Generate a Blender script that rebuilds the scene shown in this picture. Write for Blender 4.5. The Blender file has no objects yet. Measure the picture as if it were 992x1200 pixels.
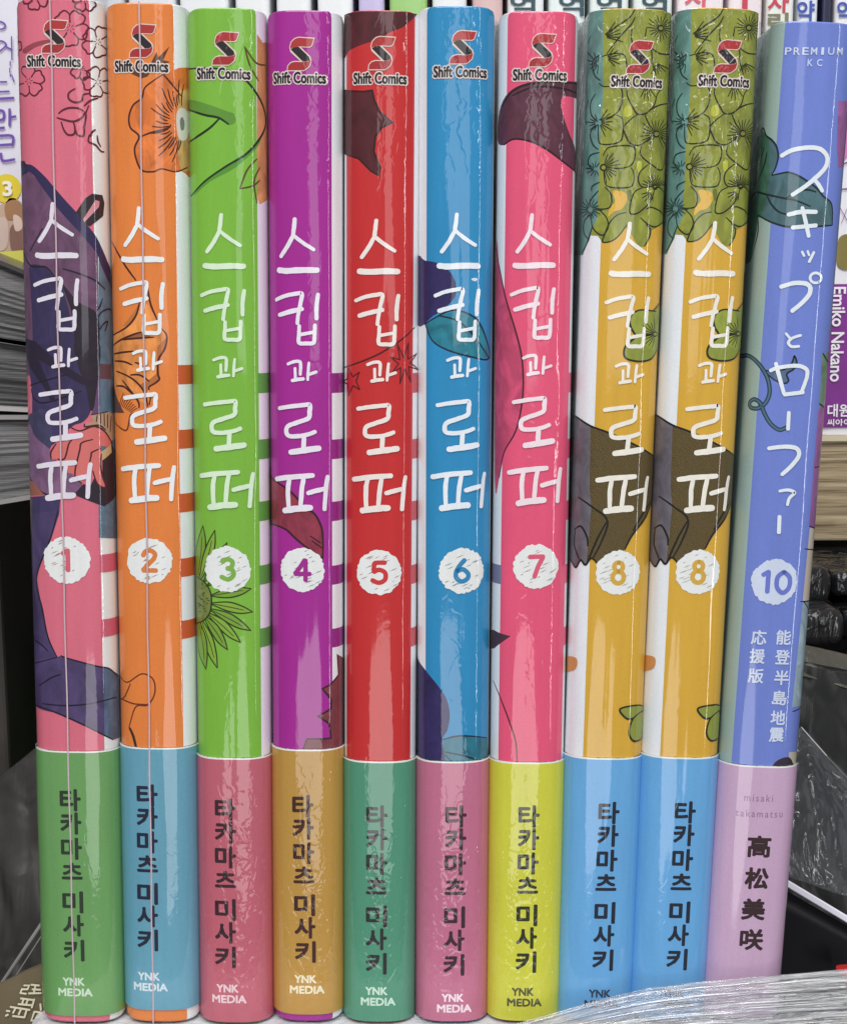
import bpy, bmesh, math, random
from mathutils import Vector, Matrix
from mathutils.geometry import tessellate_polygon
R = math.radians
random.seed(7)
MM = 0.001
scene = bpy.context.scene
C = scene.collection

# ------------------------------------------------------------------ camera
F = 1600.0; CX, CY = 496.0, 600.0
PITCH = R(8.2); ROLL = R(0.35)
a1 = PITCH + math.atan((1197 - CY) / F); a0 = PITCH + math.atan((9 - CY) / F)
DIST = 0.188 / (math.tan(a1) - math.tan(a0)); CAMZ = DIST * math.tan(a1)
cam_d = bpy.data.cameras.new('camera'); cam = bpy.data.objects.new('camera', cam_d); C.objects.link(cam)
cam_d.sensor_fit = 'VERTICAL'; cam_d.sensor_height = 24.0; cam_d.sensor_width = 24.0
cam_d.lens = 24.0 * F / 1200.0; cam_d.clip_start = 0.01; cam_d.clip_end = 20
cam.location = (0, -DIST, CAMZ)
fwd = Vector((0, math.cos(PITCH), -math.sin(PITCH)))
rgt = Vector((1, 0, 0)); up = rgt.cross(fwd)
rot = Matrix.Rotation(ROLL, 3, fwd)
rgt, up = rot @ rgt, rot @ up
M3 = Matrix((rgt, up, -fwd)).transposed()
cam.rotation_euler = M3.to_euler()
scene.camera = cam
CAM = Vector(cam.location)

def ray(px, py):
    return (fwd * F + rgt * (px - CX) - up * (py - CY)).normalized()
def at(px, py, Y):
    d = ray(px, py); t = (Y - CAM.y) / d.y
    return CAM + d * t

# ------------------------------------------------------------------ world and lamps
w = bpy.data.worlds.new('World'); scene.world = w; w.use_nodes = True
w.node_tree.nodes['Background'].inputs[0].default_value = (0.86, 0.93, 1.0, 1)
w.node_tree.nodes['Background'].inputs[1].default_value = 0.20
def area(name, loc, target, size, size_y, power, color=(1, 1, 1), shape='RECTANGLE'):
    l = bpy.data.lights.new(name, 'AREA'); l.shape = shape; l.size = size
    if shape in ('RECTANGLE', 'ELLIPSE'): l.size_y = size_y
    l.energy = power; l.color = color
    o = bpy.data.objects.new(name, l); C.objects.link(o); o.location = loc
    o.rotation_euler = (Vector(target) - Vector(loc)).to_track_quat('-Z', 'Y').to_euler()
    return o
area('ceiling_lamp', (-0.1, -0.75, 1.15), (0, 0, 0.1), 0.9, 0.7, 15.0, (1.0, 0.99, 0.97))
area('top_gap_fill', (0.1, 0.02, 1.1), (0, 0.02, 0.1), 0.6, 0.3, 3.5, (1, 1, 0.98))  # added overhead fill, brightens the gaps between the book tops
area('front_fill', (0.15, -1.6, 0.55), (0, 0, 0.1), 0.36, 1.0, 2.5, (0.97, 0.99, 1.0))  # added soft fill from the front, stands for no known lamp
area('streak_light', (0.75, -0.75, 0.25), (0, 0, 0.1), 0.03, 1.1, 1.8, (1, 1, 1))  # added unseen upright strip light that draws streaks down the spines
area('side_lamp', (-0.55, -0.9, 0.9), (0.08, 0, 0.0), 0.12, 0.12, 1.6, (1, 1, 1))
area('band_glare_light', (0.0, -0.60, -0.145), (0, 0, 0.045), 0.30, 0.17, 0.44, (1, 0.98, 0.96), 'ELLIPSE')  # added unseen light, elliptical to shape the arched glare on the bands
vs = scene.view_settings
vs.view_transform = 'Standard'; vs.look = 'None'; vs.exposure = 0.0; vs.gamma = 1.0; vs.use_curve_mapping = False
scene.cycles.max_bounces = 8; scene.cycles.transparent_max_bounces = 16
scene.cycles.caustics_reflective = False; scene.cycles.caustics_refractive = False

# ------------------------------------------------------------------ materials
def lin(c):
    return tuple((v / 255 / 12.92) if v / 255 <= 0.04045 else ((v / 255 + 0.055) / 1.055) ** 2.4 for v in c)
class NT:
    def __init__(s, name):
        s.m = bpy.data.materials.new(name); s.m.use_nodes = True; s.t = s.m.node_tree
        s.b = s.t.nodes['Principled BSDF']; s.out = s.t.nodes['Material Output']
    def n(s, typ, **k):
        nd = s.t.nodes.new(typ)
        for a, v in k.items(): setattr(nd, a, v)
        return nd
    def l(s, a, b): s.t.links.new(a, b)
    def math(s, op, a, b=None, clamp=False):
        nd = s.n('ShaderNodeMath', operation=op); nd.use_clamp = clamp
        for i, v in enumerate((a, b)):
            if v is None: continue
            if isinstance(v, (int, float)): nd.inputs[i].default_value = v
            else: s.l(v, nd.inputs[i])
        return nd.outputs[0]
    def noise(s, vec, scale, detail=3, rough=0.5, dist=0.0, lac=2.0):
        nd = s.n('ShaderNodeTexNoise'); nd.inputs['Scale'].default_value = scale
        nd.inputs['Detail'].default_value = detail; nd.inputs['Roughness'].default_value = rough
        nd.inputs['Distortion'].default_value = dist; s.l(vec, nd.inputs['Vector']); return nd.outputs['Fac']
    def mapping(s, vec, scale=(1, 1, 1), rot=(0, 0, 0), loc=(0, 0, 0)):
        nd = s.n('ShaderNodeMapping'); nd.inputs['Scale'].default_value = scale
        nd.inputs['Rotation'].default_value = rot; nd.inputs['Location'].default_value = loc
        s.l(vec, nd.inputs['Vector']); return nd.outputs[0]
    def ramp(s, fac, stops):
        nd = s.n('ShaderNodeValToRGB'); cr = nd.color_ramp
        while len(cr.elements) < len(stops): cr.elements.new(0.5)
        for e, (p, c) in zip(cr.elements, stops):
            e.position = p; e.color = (*c, 1) if len(c) == 3 else c
        s.l(fac, nd.inputs[0]); return nd.outputs[0]
    def obj(s): return s.n('ShaderNodeTexCoord').outputs['Object']

def simple(name, rgb, rough=0.5, spec=0.5, coat=0.0, bump=None, var=0.0, metallic=0.0):
    t = NT(name); c = lin(rgb); t.b.inputs['Roughness'].default_value = rough
    t.b.inputs['Specular IOR Level'].default_value = spec; t.b.inputs['Coat Weight'].default_value = coat
    t.b.inputs['Coat Roughness'].default_value = 0.08; t.b.inputs['Metallic'].default_value = metallic
    t.b.inputs['Base Color'].default_value = (*c, 1)
    v = t.obj()
    if var:
        f = t.noise(v, 90, 4, 0.6)
        t.l(t.ramp(f, [(0.3, tuple(x * (1 - var) for x in c)), (0.7, tuple(min(1, x * (1 + var)) for x in c))]), t.b.inputs['Base Color'])
    if bump:
        bn = t.n('ShaderNodeBump'); bn.inputs['Distance'].default_value = bump[1]; bn.inputs['Strength'].default_value = 1
        t.l(t.noise(v, bump[0], 3, 0.6), bn.inputs['Height']); t.l(bn.outputs[0], t.b.inputs['Normal'])
    return t.m

# printed paper under clear film: one family of materials, film relief per style
PM = {}
STY = {  # seed, fine crinkle, low zone crinkle, slanted ridge angle, long wave, top crinkle
    'b1': (1, 0.05, 0.14, 40, 1.0, 0.25), 'b2': (2, 0.02, 0.08, 30, 1.0, 0.15), 'b3': (3, 0.12, 0.85, -50, 1.1, 0.3),
    'b4': (4, 0.16, 0.75, 20, 0.8, 0.2), 'b5': (5, 0.10, 0.5, -60, 0.7, 0.2), 'b6': (6, 0.18, 0.7, -30, 1.0, 0.45),
    'b7': (7, 0.25, 0.75, -55, 1.2, 0.6), 'b8': (8, 0.05, 0.06, 30, 0.7, 2.4), 'b10': (10, 0.02, 0.02, 10, 0.35, 0.05)}
def pmat(rgb, sty, kind=''):
    key = (rgb, sty, kind)
    if key in PM: return PM[key]
    t = NT('print_%d_%d_%d_%s%s' % (*rgb, sty, kind)); c = lin(rgb); lum = 0.3 * c[0] + 0.6 * c[1] + 0.1 * c[2]; c = tuple(x * 0.94 + lum * 0.055 for x in c)
    seed, fine, low, ang, lw, top = STY[sty]
    b = t.b
    b.inputs['Roughness'].default_value = 0.55; b.inputs['Specular IOR Level'].default_value = 0.25
    b.inputs['Coat Weight'].default_value = 0.9; b.inputs['Coat Roughness'].default_value = 0.06; b.inputs['Coat IOR'].default_value = 1.52
    o = t.obj()
    mp = t.mapping(o, (1000, 1000, 1000), loc=(seed * 53.1, seed * 17.7, seed * 91.3))      # millimetres
    # print grain
    g = t.noise(t.mapping(mp, (3.2, 3.2, 3.2)), 1.0, 2, 0.6)
    g2 = t.noise(t.mapping(mp, (0.5, 0.5, 0.06)), 1.0, 3, 0.6)
    gm = t.math('ADD', t.math('MULTIPLY', g, 0.5), t.math('MULTIPLY', g2, 0.5))
    if kind == 'weave':
        wv = t.n('ShaderNodeTexWave', wave_type='BANDS', bands_direction='DIAGONAL'); wv.inputs['Scale'].default_value = 1.5
        wv.inputs['Distortion'].default_value = 5.0; wv.inputs['Detail'].default_value = 3; wv.inputs['Detail Scale'].default_value = 1.6
        t.l(mp, wv.inputs['Vector']); base = t.ramp(wv.outputs['Fac'], [(0.2, tuple(x * 0.6 for x in c)), (0.75, tuple(x * 1.4 for x in c))])
    elif kind == 'wash':
        wn = t.noise(t.mapping(mp, (0.28, 0.28, 0.16)), 1.0, 4, 0.6, 1.2)
        base = t.ramp(wn, [(0.3, tuple(x * 0.66 for x in c)), (0.7, tuple(min(1, x * 1.3) for x in c))])
    else:
        base = t.ramp(gm, [(0.3, tuple(x * 0.9 for x in c)), (0.7, tuple(min(1, x * 1.06) for x in c))])
    t.l(base, b.inputs['Base Color'])
    # film relief
    sep = t.n('ShaderNodeSeparateXYZ'); t.l(o, sep.inputs[0]); z = t.math('MULTIPLY', sep.outputs[2], 1000.0)
    def ridged(v):
        return t.math('SUBTRACT', 1.0, t.math('MULTIPLY', t.math('ABSOLUTE', t.math('SUBTRACT', v, 0.5)), 5.0), True)
    wob = t.n('ShaderNodeTexNoise'); wob.inputs['Scale'].default_value = 0.22; wob.inputs['Detail'].default_value = 2; t.l(mp, wob.inputs['Vector'])
    vm = t.n('ShaderNodeVectorMath', operation='SCALE'); vm.inputs['Scale'].default_value = 5.0; t.l(wob.outputs['Color'], vm.inputs[0])
    va = t.n('ShaderNodeVectorMath', operation='ADD'); t.l(mp, va.inputs[0]); t.l(vm.outputs[0], va.inputs[1])
    def crease(scale, a, width):
        v = t.n('ShaderNodeTexVoronoi', feature='DISTANCE_TO_EDGE'); v.inputs['Scale'].default_value = 1.0
        t.l(t.mapping(va.outputs[0], scale, (0, R(a), 0)), v.inputs['Vector'])
        return t.math('SUBTRACT', 1.0, t.math('DIVIDE', v.outputs['Distance'], width), True)
    r1 = t.math('MULTIPLY', crease((0.42, 0.42, 0.11), ang, 0.10), 0.6)
    r2 = t.math('MULTIPLY', t.noise(t.mapping(va.outputs[0], (0.5, 0.5, 0.17), (0, R(ang * 0.7), 0)), 1.0, 2, 0.5), 1.3)
    def zone(lo, hi, k):     # weight k below lo falling to 0 at hi
        mr = t.n('ShaderNodeMapRange'); mr.interpolation_type = 'SMOOTHSTEP'
        mr.inputs['From Min'].default_value = lo; mr.inputs['From Max'].default_value = hi
        mr.inputs['To Min'].default_value = k; mr.inputs['To Max'].default_value = 0.0
        t.l(z, mr.inputs['Value']); return mr.outputs[0]
    patch = t.noise(t.mapping(mp, (0.12, 0.12, 0.05), loc=(4, 4, 4)), 1.0, 2, 0.5)
    patch = t.math('MULTIPLY', t.math('SUBTRACT', patch, 0.35, True), 3.0, True)
    amt = t.math('ADD', t.math('ADD', t.math('MULTIPLY', patch, fine), zone(20, 62, low)), zone(176, 150, top * 0.9))
    h = t.math('MULTIPLY', t.math('ADD', t.math('MULTIPLY', r1, 0.55), t.math('MULTIPLY', r2, 0.7)), amt)
    micro = t.noise(t.mapping(mp, (1.3, 1.3, 0.5)), 1.0, 3, 0.6)
    wave = t.noise(t.mapping(mp, (0.45, 0.45, 0.018)), 1.0, 1.5, 0.5)
    wave2 = t.noise(t.mapping(mp, (0.11, 0.11, 0.035)), 1.0, 1.0, 0.5)
    h = t.math('ADD', t.math('MULTIPLY', h, 0.17), t.math('MULTIPLY', wave, 0.15 * lw))
    h = t.math('ADD', h, t.math('MULTIPLY', wave2, 0.5 * lw))
    h = t.math('ADD', h, t.math('MULTIPLY', micro, 0.003 + 0.006 * fine))
    bn = t.n('ShaderNodeBump'); bn.inputs['Distance'].default_value = MM; bn.inputs['Strength'].default_value = 1.0
    t.l(h, bn.inputs['Height']); t.l(bn.outputs[0], b.inputs['Coat Normal'])
    PM[key] = t.m
    return t.m

def film_mat(name, opacity=0.12, gloss=0.25, tint=(0.8, 0.85, 0.88), bump=(700, 0.0006), stretch=(1, 1, 1)):
    t = NT(name); t.t.nodes.remove(t.b)
    tr = t.n('ShaderNodeBsdfTransparent'); tr.inputs[0].default_value = (*tint, 1)
    gl = t.n('ShaderNodeBsdfGlossy'); gl.inputs['Roughness'].default_value = 0.12
    df = t.n('ShaderNodeBsdfDiffuse'); df.inputs[0].default_value = (0.75, 0.77, 0.8, 1)
    bn = t.n('ShaderNodeBump'); bn.inputs['Distance'].default_value = bump[1]
    f = t.noise(t.mapping(t.obj(), stretch), bump[0], 4, 0.6, 0.8)
    t.l(f, bn.inputs['Height']); t.l(bn.outputs[0], gl.inputs['Normal']); t.l(bn.outputs[0], df.inputs['Normal'])
    lw = t.n('ShaderNodeLayerWeight'); lw.inputs[0].default_value = 0.35; t.l(bn.outputs[0], lw.inputs['Normal'])
    fac = t.math('ADD', t.math('MULTIPLY', lw.outputs['Fresnel'], 0.45), gloss * 0.35, True)
    m1 = t.n('ShaderNodeMixShader'); t.l(fac, m1.inputs[0]); t.l(tr.outputs[0], m1.inputs[1]); t.l(gl.outputs[0], m1.inputs[2])
    m2 = t.n('ShaderNodeMixShader'); m2.inputs[0].default_value = opacity
    t.l(m1.outputs[0], m2.inputs[1]); t.l(df.outputs[0], m2.inputs[2]); t.l(m2.outputs[0], t.out.inputs[0])
    return t.m

# ------------------------------------------------------------------ object helpers
def empty(name, loc, label, cat, group=None, ry=0):
    o = bpy.data.objects.new(name, None); C.objects.link(o); o.location = loc; o.rotation_euler = (0, ry, 0)
    o.empty_display_size = 0.01
    return tag(o, label, cat, group)
def tag(o, label, cat, group=None, kind=None):
    if label: o['label'] = label
    if cat: o['category'] = cat
    if group: o['group'] = group
    if kind: o['kind'] = kind
    return o
def mesh(name, verts, faces, mats, midx=None, parent=None, normals=None, smooth=True):
    me = bpy.data.meshes.new(name); me.from_pydata([tuple(v) for v in verts], [], faces)
    if not isinstance(mats, (list, tuple)): mats = [mats]
    for m in mats: me.materials.append(m)
    if midx: me.polygons.foreach_set('material_index', midx)
    if smooth: me.polygons.foreach_set('use_smooth', [True] * len(me.polygons))
    me.update()
    if normals: me.normals_split_custom_set_from_vertices([tuple(n) for n in normals])
    o = bpy.data.objects.new(name, me); C.objects.link(o)
    if parent: o.parent = parent
    return o
def from_bm(name, bm, mats, parent=None, smooth=False):
    bmesh.ops.recalc_face_normals(bm, faces=bm.faces)
    me = bpy.data.meshes.new(name); bm.to_mesh(me); bm.free()
    for m in (mats if isinstance(mats, (list, tuple)) else [mats]): me.materials.append(m)
    if smooth: me.polygons.foreach_set('use_smooth', [True] * len(me.polygons))
    o = bpy.data.objects.new(name, me); C.objects.link(o)
    if parent: o.parent = parent
    return o
def add_box(bm, c, s, rotm=None, bev=0.0, seg=2):
    r = bmesh.ops.create_cube(bm, size=1.0); vs_ = r['verts']
    for v in vs_: v.co = Vector((v.co.x * s[0], v.co.y * s[1], v.co.z * s[2]))
    if bev:
        es = list({e for v in vs_ for e in v.link_edges})
        rb = bmesh.ops.bevel(bm, geom=es, offset=bev, segments=seg, affect='EDGES', profile=0.5)
        vs_ = list({v for f in rb['faces'] for v in f.verts} | {v for v in vs_ if v.is_valid})
    for v in vs_:
        p = v.co.copy()
        if rotm: p = rotm @ p
        v.co = p + Vector(c)

# text outlines -> 2D triangles, cached and centred on their own box
TC = {}
def text2d(s, offset=0.0, space=1.0):
    k = (s, offset, space)
    if k in TC: return TC[k]
    cu = bpy.data.curves.new('tmp', 'FONT'); cu.body = s; cu.size = 1.0; cu.offset = offset; cu.space_character = space
    cu.resolution_u = 3; cu.fill_mode = 'FRONT'
    ob = bpy.data.objects.new('tmp', cu); C.objects.link(ob)
    dg = bpy.context.evaluated_depsgraph_get(); dg.update()
    me = bpy.data.meshes.new_from_object(ob.evaluated_get(dg))
    vs_ = [(v.co.x, v.co.y) for v in me.vertices]; fs = [tuple(p.vertices) for p in me.polygons]
    bpy.data.objects.remove(ob); bpy.data.curves.remove(cu); bpy.data.meshes.remove(me)
    x0 = min(v[0] for v in vs_); x1 = max(v[0] for v in vs_); y0 = min(v[1] for v in vs_); y1 = max(v[1] for v in vs_)
    vs_ = [((v[0] - (x0 + x1) / 2) / (x1 - x0), (v[1] - (y0 + y1) / 2) / (y1 - y0)) for v in vs_]
    TC[k] = (vs_, fs, (x1 - x0) / (y1 - y0)); return TC[k]

def catmull(pts, closed=False, n=5):
    if len(pts) < 3: return list(pts)
    out = []; N = len(pts); rng = range(N) if closed else range(N - 1)
    for i in rng:
        p0 = pts[(i - 1) % N] if closed or i > 0 else pts[0]; p1 = pts[i]; p2 = pts[(i + 1) % N]
        p3 = pts[(i + 2) % N] if closed or i + 2 < N else pts[-1]
        for k in range(n):
            t = k / n
            out.append(tuple(0.5 * (2 * b + (c - a) * t + (2 * a - 5 * b + 4 * c - d) * t * t + (-a + 3 * b - 3 * c + d) * t ** 3)
                             for a, b, c, d in zip(p0, p1, p2, p3)))
    if not closed: out.append(tuple(pts[-1]))
    return out
def ribbon(pts, w0, rough=0.0, taper=0.0):
    """2D ribbon with rounded ends"""
    P = [Vector(p) for p in pts]; Q = [P[0]]
    for p in P[1:]:
        if (p - Q[-1]).length > 1e-6: Q.append(p)
    P = Q; n = len(P)
    if n < 2: return [], []
    L, Rr = [], []
    for i in range(n):
        a = (P[i] - P[i - 1]).normalized() if i > 0 else None; b = (P[i + 1] - P[i]).normalized() if i < n - 1 else None
        if a is None: t = b
        elif b is None: t = a
        else: t = (a + b); t = t.normalized() if t.length > 1e-6 else a
        nn = Vector((-t.y, t.x)); k = 1.0
        if a is not None and b is not None: k = 1.0 / max(0.75, abs(nn.dot(Vector((-a.y, a.x)))))
        u = i / (n - 1); ww = w0 * 0.5 * k * (1 - taper * abs(2 * u - 1) ** 2)
        ww1 = ww * (1 + rough * random.uniform(-1, 1)); ww2 = ww * (1 + rough * random.uniform(-1, 1))
        L.append(P[i] + nn * ww1); Rr.append(P[i] - nn * ww2)
    V = []; Fc = []
    for a, b in zip(L, Rr): V += [a, b]
    for i in range(n - 1): Fc.append((2 * i, 2 * i + 1, 2 * i + 3, 2 * i + 2))
    for end in (0, 1):
        c = P[0] if end == 0 else P[-1]
        l, r = (L[0], Rr[0]) if end == 0 else (L[-1], Rr[-1])
        t = (P[0] - P[1]).normalized() if end == 0 else (P[-1] - P[-2]).normalized()
        half = (l - r).length / 2
        ids = [0 if end == 0 else 2 * (n - 1)]
        for k in range(1, 4):
            th = math.pi * k / 4
            V.append((l + r) / 2 + (l - r).normalized() * half * math.cos(th) + t * half * 0.8 * math.sin(th)); ids.append(len(V) - 1)
        ids.append(1 if end == 0 else 2 * (n - 1) + 1)
        Fc.append(tuple(ids))
    return [tuple(v) for v in V], Fc
def polyfill(pts):
    tr = tessellate_polygon([[Vector((p[0], p[1], 0)) for p in pts]])
    return list(pts), [tuple(t) for t in tr]

# ------------------------------------------------------------------ book class
ZO = {'a': (0, 0, 3.006), 'b': (300, 0, 2.756), 'c': (640, 0, 2.818), 'd': (0, 240, 3.006), 'e': (300, 240, 2.756), 'f': (640, 240, 2.818),
      'g': (0, 580, 3.006), 'h': (300, 580, 2.756), 'i': (640, 580, 2.818), 'j': (0, 860, 3.006), 'k': (300, 860, 2.756), 'l': (640, 860, 2.818),
      'm': (0, 0, 5), 'n': (860, 140, 4.615), 'o': (850, 390, 4.803), 'p': (660, 20, 4.443), 'q': (20, 180, 5), 'r': (30, 400, 5),
      't': (120, 280, 5.4545), 'u': (0, 1000, 6), 'v': (660, 420, 4.615), 'A': (220, 240, 6), 'B': (220, 410, 6), 'S': (400, 20, 9.92), 'P': (0, 0, 1)}
def Z(k, pts):
    ox, oy, s = ZO[k]
    return [(ox + x / s, oy + y / s) for x, y in pts]

class Profile:
    """cross-section of a book: half width hw (m), corner radius r; arc length s, 0 at the middle of the spine"""
    def __init__(self, hw, r=4.2 * MM, phi1=R(22), back=0.128):
        N = 14
        xs = [0.0]; ys = [0.0]; ph = [0.0]
        cx = sum(math.cos(phi1 * ((i + 0.5) / 100) ** 2.1) for i in range(100)) / 100
        L1 = (hw - r * (1 - math.sin(phi1))) / cx
        ss = [0.0]; x = y = 0.0
        for i in range(N):
            k = 20
            for j in range(k):
                u = (i + (j + 0.5) / k) / N; p = phi1 * u ** 2.1
                x += math.cos(p) * L1 / N / k; y += math.sin(p) * L1 / N / k
            xs.append(x); ys.append(y); ph.append(phi1 * ((i + 1) / N) ** 2.1); ss.append(ss[-1] + L1 / N)
        M = 12
        for i in range(1, M + 1):
            p = phi1 + (math.pi / 2 - phi1) * i / M
            xs.append(x + r * (math.sin(p) - math.sin(phi1))); ys.append(y + r * (math.cos(phi1) - math.cos(p)))
            ph.append(p); ss.append(ss[-1] + r * (math.pi / 2 - phi1) / M)
        for d in (0.004, 0.012, 0.03, 0.07, back - ys[-1]):
            xs.append(hw); ys.append(ys[N + M] + d); ph.append(math.pi / 2); ss.append(ss[N + M] + d)
        self.s = [-v for v in ss[:0:-1]] + ss
        self.p = [(-a, b) for a, b in zip(xs[:0:-1], ys[:0:-1])] + list(zip(xs, ys))
        self.a = [-v for v in ph[:0:-1]] + ph
        self.hw = hw; self.send = ss[-1]; self.s_corner = ss[N + M]
    def ev(self, s, off=0.0):
        S = self.s
        s = max(S[0], min(S[-1], s))
        lo, hi = 0, len(S) - 1
        while hi - lo > 1:
            m = (lo + hi) // 2
            if S[m] <= s: lo = m
            else: hi = m
        t = (s - S[lo]) / (S[hi] - S[lo])
        x = self.p[lo][0] * (1 - t) + self.p[hi][0] * t; y = self.p[lo][1] * (1 - t) + self.p[hi][1] * t
        # exact offset: offset the vertices of the polyline along their normals, keep segments parallel
        nx = math.sin(self.a[lo]) * (1 - t) + math.sin(self.a[hi]) * t; ny = -(math.cos(self.a[lo]) * (1 - t) + math.cos(self.a[hi]) * t)
        l = math.hypot(nx, ny)
        return (x + nx * off, y + ny * off), (nx / l, ny / l)

class Book:
    def __init__(self, name, sty, side, e_top, e_bot, Wmm, top_px, label, group='manga volumes standing in a row', zb=0.0, cmid=(0, 0)):
        self.sty = sty; Y = 0.0028
        p1 = at(e_top, 60, Y); p0 = at(e_bot, 885, Y)
        hw = Wmm * MM / 2; self.hw = hw
        lean = math.atan2(p1.x - p0.x, p1.z - p0.z)
        sg = 1 if side == 'L' else -1
        # point on the edge at z=0
        ex = p0.x - math.tan(lean) * (p0.z - zb)
        self.loc = Vector((ex + sg * hw / math.cos(lean), 0, zb + hw * abs(math.sin(lean)))); self.lean = lean
        self.root = empty(name, self.loc, label, 'manga book', group, lean)
        self.pr = Profile(hw)
        self.mw = Matrix.Translation(self.loc) @ Matrix.Rotation(lean, 4, 'Y'); self.im = self.mw.inverted()
        self.co = self.im @ CAM
        mid = at(top_px[0], top_px[1], 0.0); self.H = (self.im @ mid).z
        self.lay = 0
    def hit(self, px, py):
        d = self.im.to_3x3() @ ray(px, py); o = self.co; best = None
        P = self.pr.p; S = self.pr.s
        for i in range(len(P) - 1):
            x0, y0 = P[i]; x1, y1 = P[i + 1]; ex, ey = x1 - x0, y1 - y0
            den = d.x * ey - d.y * ex
            if abs(den) < 1e-12: continue
            t = ((x0 - o.x) * ey - (y0 - o.y) * ex) / den; u = ((x0 - o.x) * d.y - (y0 - o.y) * d.x) / den
            if -1e-9 <= u <= 1 + 1e-9 and t > 0 and (best is None or t < best[0]):
                best = (t, S[i] + (S[i + 1] - S[i]) * u, o.z + d.z * t)
        return best and (best[1], best[2])
    def sz(self, px, py):
        h = self.hit(px, py)
        if h: return h
        # beyond the silhouette: step towards the middle of the spine
        c = self.mw @ Vector((0, 0, 0.09)); cxp = CX + F * (c - CAM).dot(rgt) / (c - CAM).dot(fwd)
        st = 0.5 if px < cxp else -0.5; q = px
        for k in range(260):
            q += st; h = self.hit(q, py)
            if h: return (h[0] - (0.00008 * k if st > 0 else -0.00008 * k), h[1])
        return (0, 0.1)
    def P(self, pts): return [self.sz(*p) for p in pts]
    # decal object from a list of (verts, faces, mat, layer)
    def build(self, name, items, parent=None, label=None, zclip=None):
        S = self.pr.s; V = []; Fc = []; MI = []; mats = []; NN = []
        for vs_, fs, m, layer in items:
            if not fs: continue
            bm = bmesh.new(); bv = [bm.verts.new((v[0] * 1000, v[1] * 1000, 0)) for v in vs_]
            for f in fs:
                try: bm.faces.new([bv[i] for i in f])
                except ValueError: pass
            lo = min(v[0] for v in vs_) * 1000; hi = max(v[0] for v in vs_) * 1000
            for c in S:
                c *= 1000
                if lo + 1e-4 < c < hi - 1e-4:
                    bmesh.ops.bisect_plane(bm, geom=bm.verts[:] + bm.edges[:] + bm.faces[:], dist=1e-5, plane_co=(c, 0, 0), plane_no=(1, 0, 0))
            zlo, zhi = zclip or (0.0002, self.H - 0.0003)
            for zz, nz in ((zlo, -1), (zhi, 1)):
                bmesh.ops.bisect_plane(bm, geom=bm.verts[:] + bm.edges[:] + bm.faces[:], dist=1e-5, plane_co=(0, zz * 1000, 0), plane_no=(0, nz, 0), clear_outer=True)
            bm.verts.index_update(); base = len(V)
            for v in bm.verts:
                (x, y), (nx, ny) = self.pr.ev(v.co.x / 1000, layer * MM)
                V.append((x, y, v.co.y / 1000)); NN.append((nx, ny, 0))
            if m not in mats: mats.append(m)
            for f in bm.faces:
                ids = [base + v.index for v in f.verts]
                a, b, c_ = (Vector(V[i]) for i in ids[:3])
                n = (b - a).cross(c_ - a)
                q = Vector(NN[ids[0]])
                if n.dot(q) < 0: ids.reverse()
                Fc.append(ids); MI.append(mats.index(m))
            bm.free()
        if not Fc: return None
        o = mesh(name, V, Fc, mats, MI, parent or self.root, NN)
        if label: o['label'] = label
        return o
    # item makers
    def L(self, d=0.0004):
        self.lay += d; return self.lay
    def poly(self, zk, pts, rgb, smooth=True, kind=''):
        q = self.P(catmull(Z(zk, pts), True, 4) if smooth else Z(zk, pts))
        v, f = polyfill(q); return (v, f, pmat(rgb, self.sty, kind), self.L())
    def line(self, zk, pts, wpx, rgb, smooth=True, taper=0.5, rough=0.0):
        p = catmull(Z(zk, pts), False, 5) if smooth else Z(zk, pts)
        if wpx < 2.2: wpx *= 1.38; rgb = tuple(int(q * 0.72) for q in rgb); taper *= 0.7
        q = self.P(p); v, f = ribbon([(a * 1000, b * 1000) for a, b in q], wpx * 0.157, rough, taper)
        return ([(a / 1000, b / 1000) for a, b in v], f, pmat(rgb, self.sty), self.L())
    def text(self, s, cxp, cyp, wpx, hpx, rgb, layer, offset=0.0, space=1.0, rot=0.0, mat=None):
        v, f, asp = text2d(s, offset, space)
        c = self.sz(cxp, cyp); k = 0.157 * MM
        w_ = (wpx if wpx else hpx * asp) * k; h_ = (hpx if hpx else wpx / asp) * k
        ca, sa = math.cos(rot), math.sin(rot)
        vv = [(c[0] + (x * w_) * ca - (y * h_) * sa, c[1] + (x * w_) * sa + (y * h_) * ca) for x, y in v]
        return (vv, f, mat or pmat(rgb, self.sty), layer)
    def bold(self, s, cx, cy, w_, h_, rgb, layer, px=0.8, n=6, **kw):
        out = []; d = px * 0.157 * MM / 2; k = 0
        for dx, dy in [(math.cos(6.2832 * q / n + .5), math.sin(6.2832 * q / n + .5)) for q in range(n)]:
            v, f, m, l = self.text(s, cx, cy, w_ - px, h_ - px, rgb, layer, 0.0, **kw)
            out.append(([(a + dx * d, b_ + dy * d) for a, b_ in v], f, m, l + 0.0012 * k)); k += 1
        return out

    # the bound book itself
    def body(self, spine_rgb, art_l, art_r, side_rgb=(225, 226, 230), art_side=None):
        pr = self.pr; H = self.H; S = sorted(set(pr.s))
        sl = self.sz(art_l, 500)[0] if art_l is not None else -pr.s_corner - 0.02
        srr = self.sz(art_r, 500)[0]
        self.sl, self.sr = sl, srr
        cols = [s for s in pr.s if abs(s - sl) > 1e-5 and abs(s - srr) > 1e-5] + [sl, srr]; cols.sort()
        zs = [0.0, 0.0006, H * 0.25, H * 0.5, H * 0.75, H - 0.0012, H - 0.0004, H]
        ins = [0.0004, 0, 0, 0, 0, 0, 0.00025, 0.0008]
        V = []; N = []; Fc = []; MI = []
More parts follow.
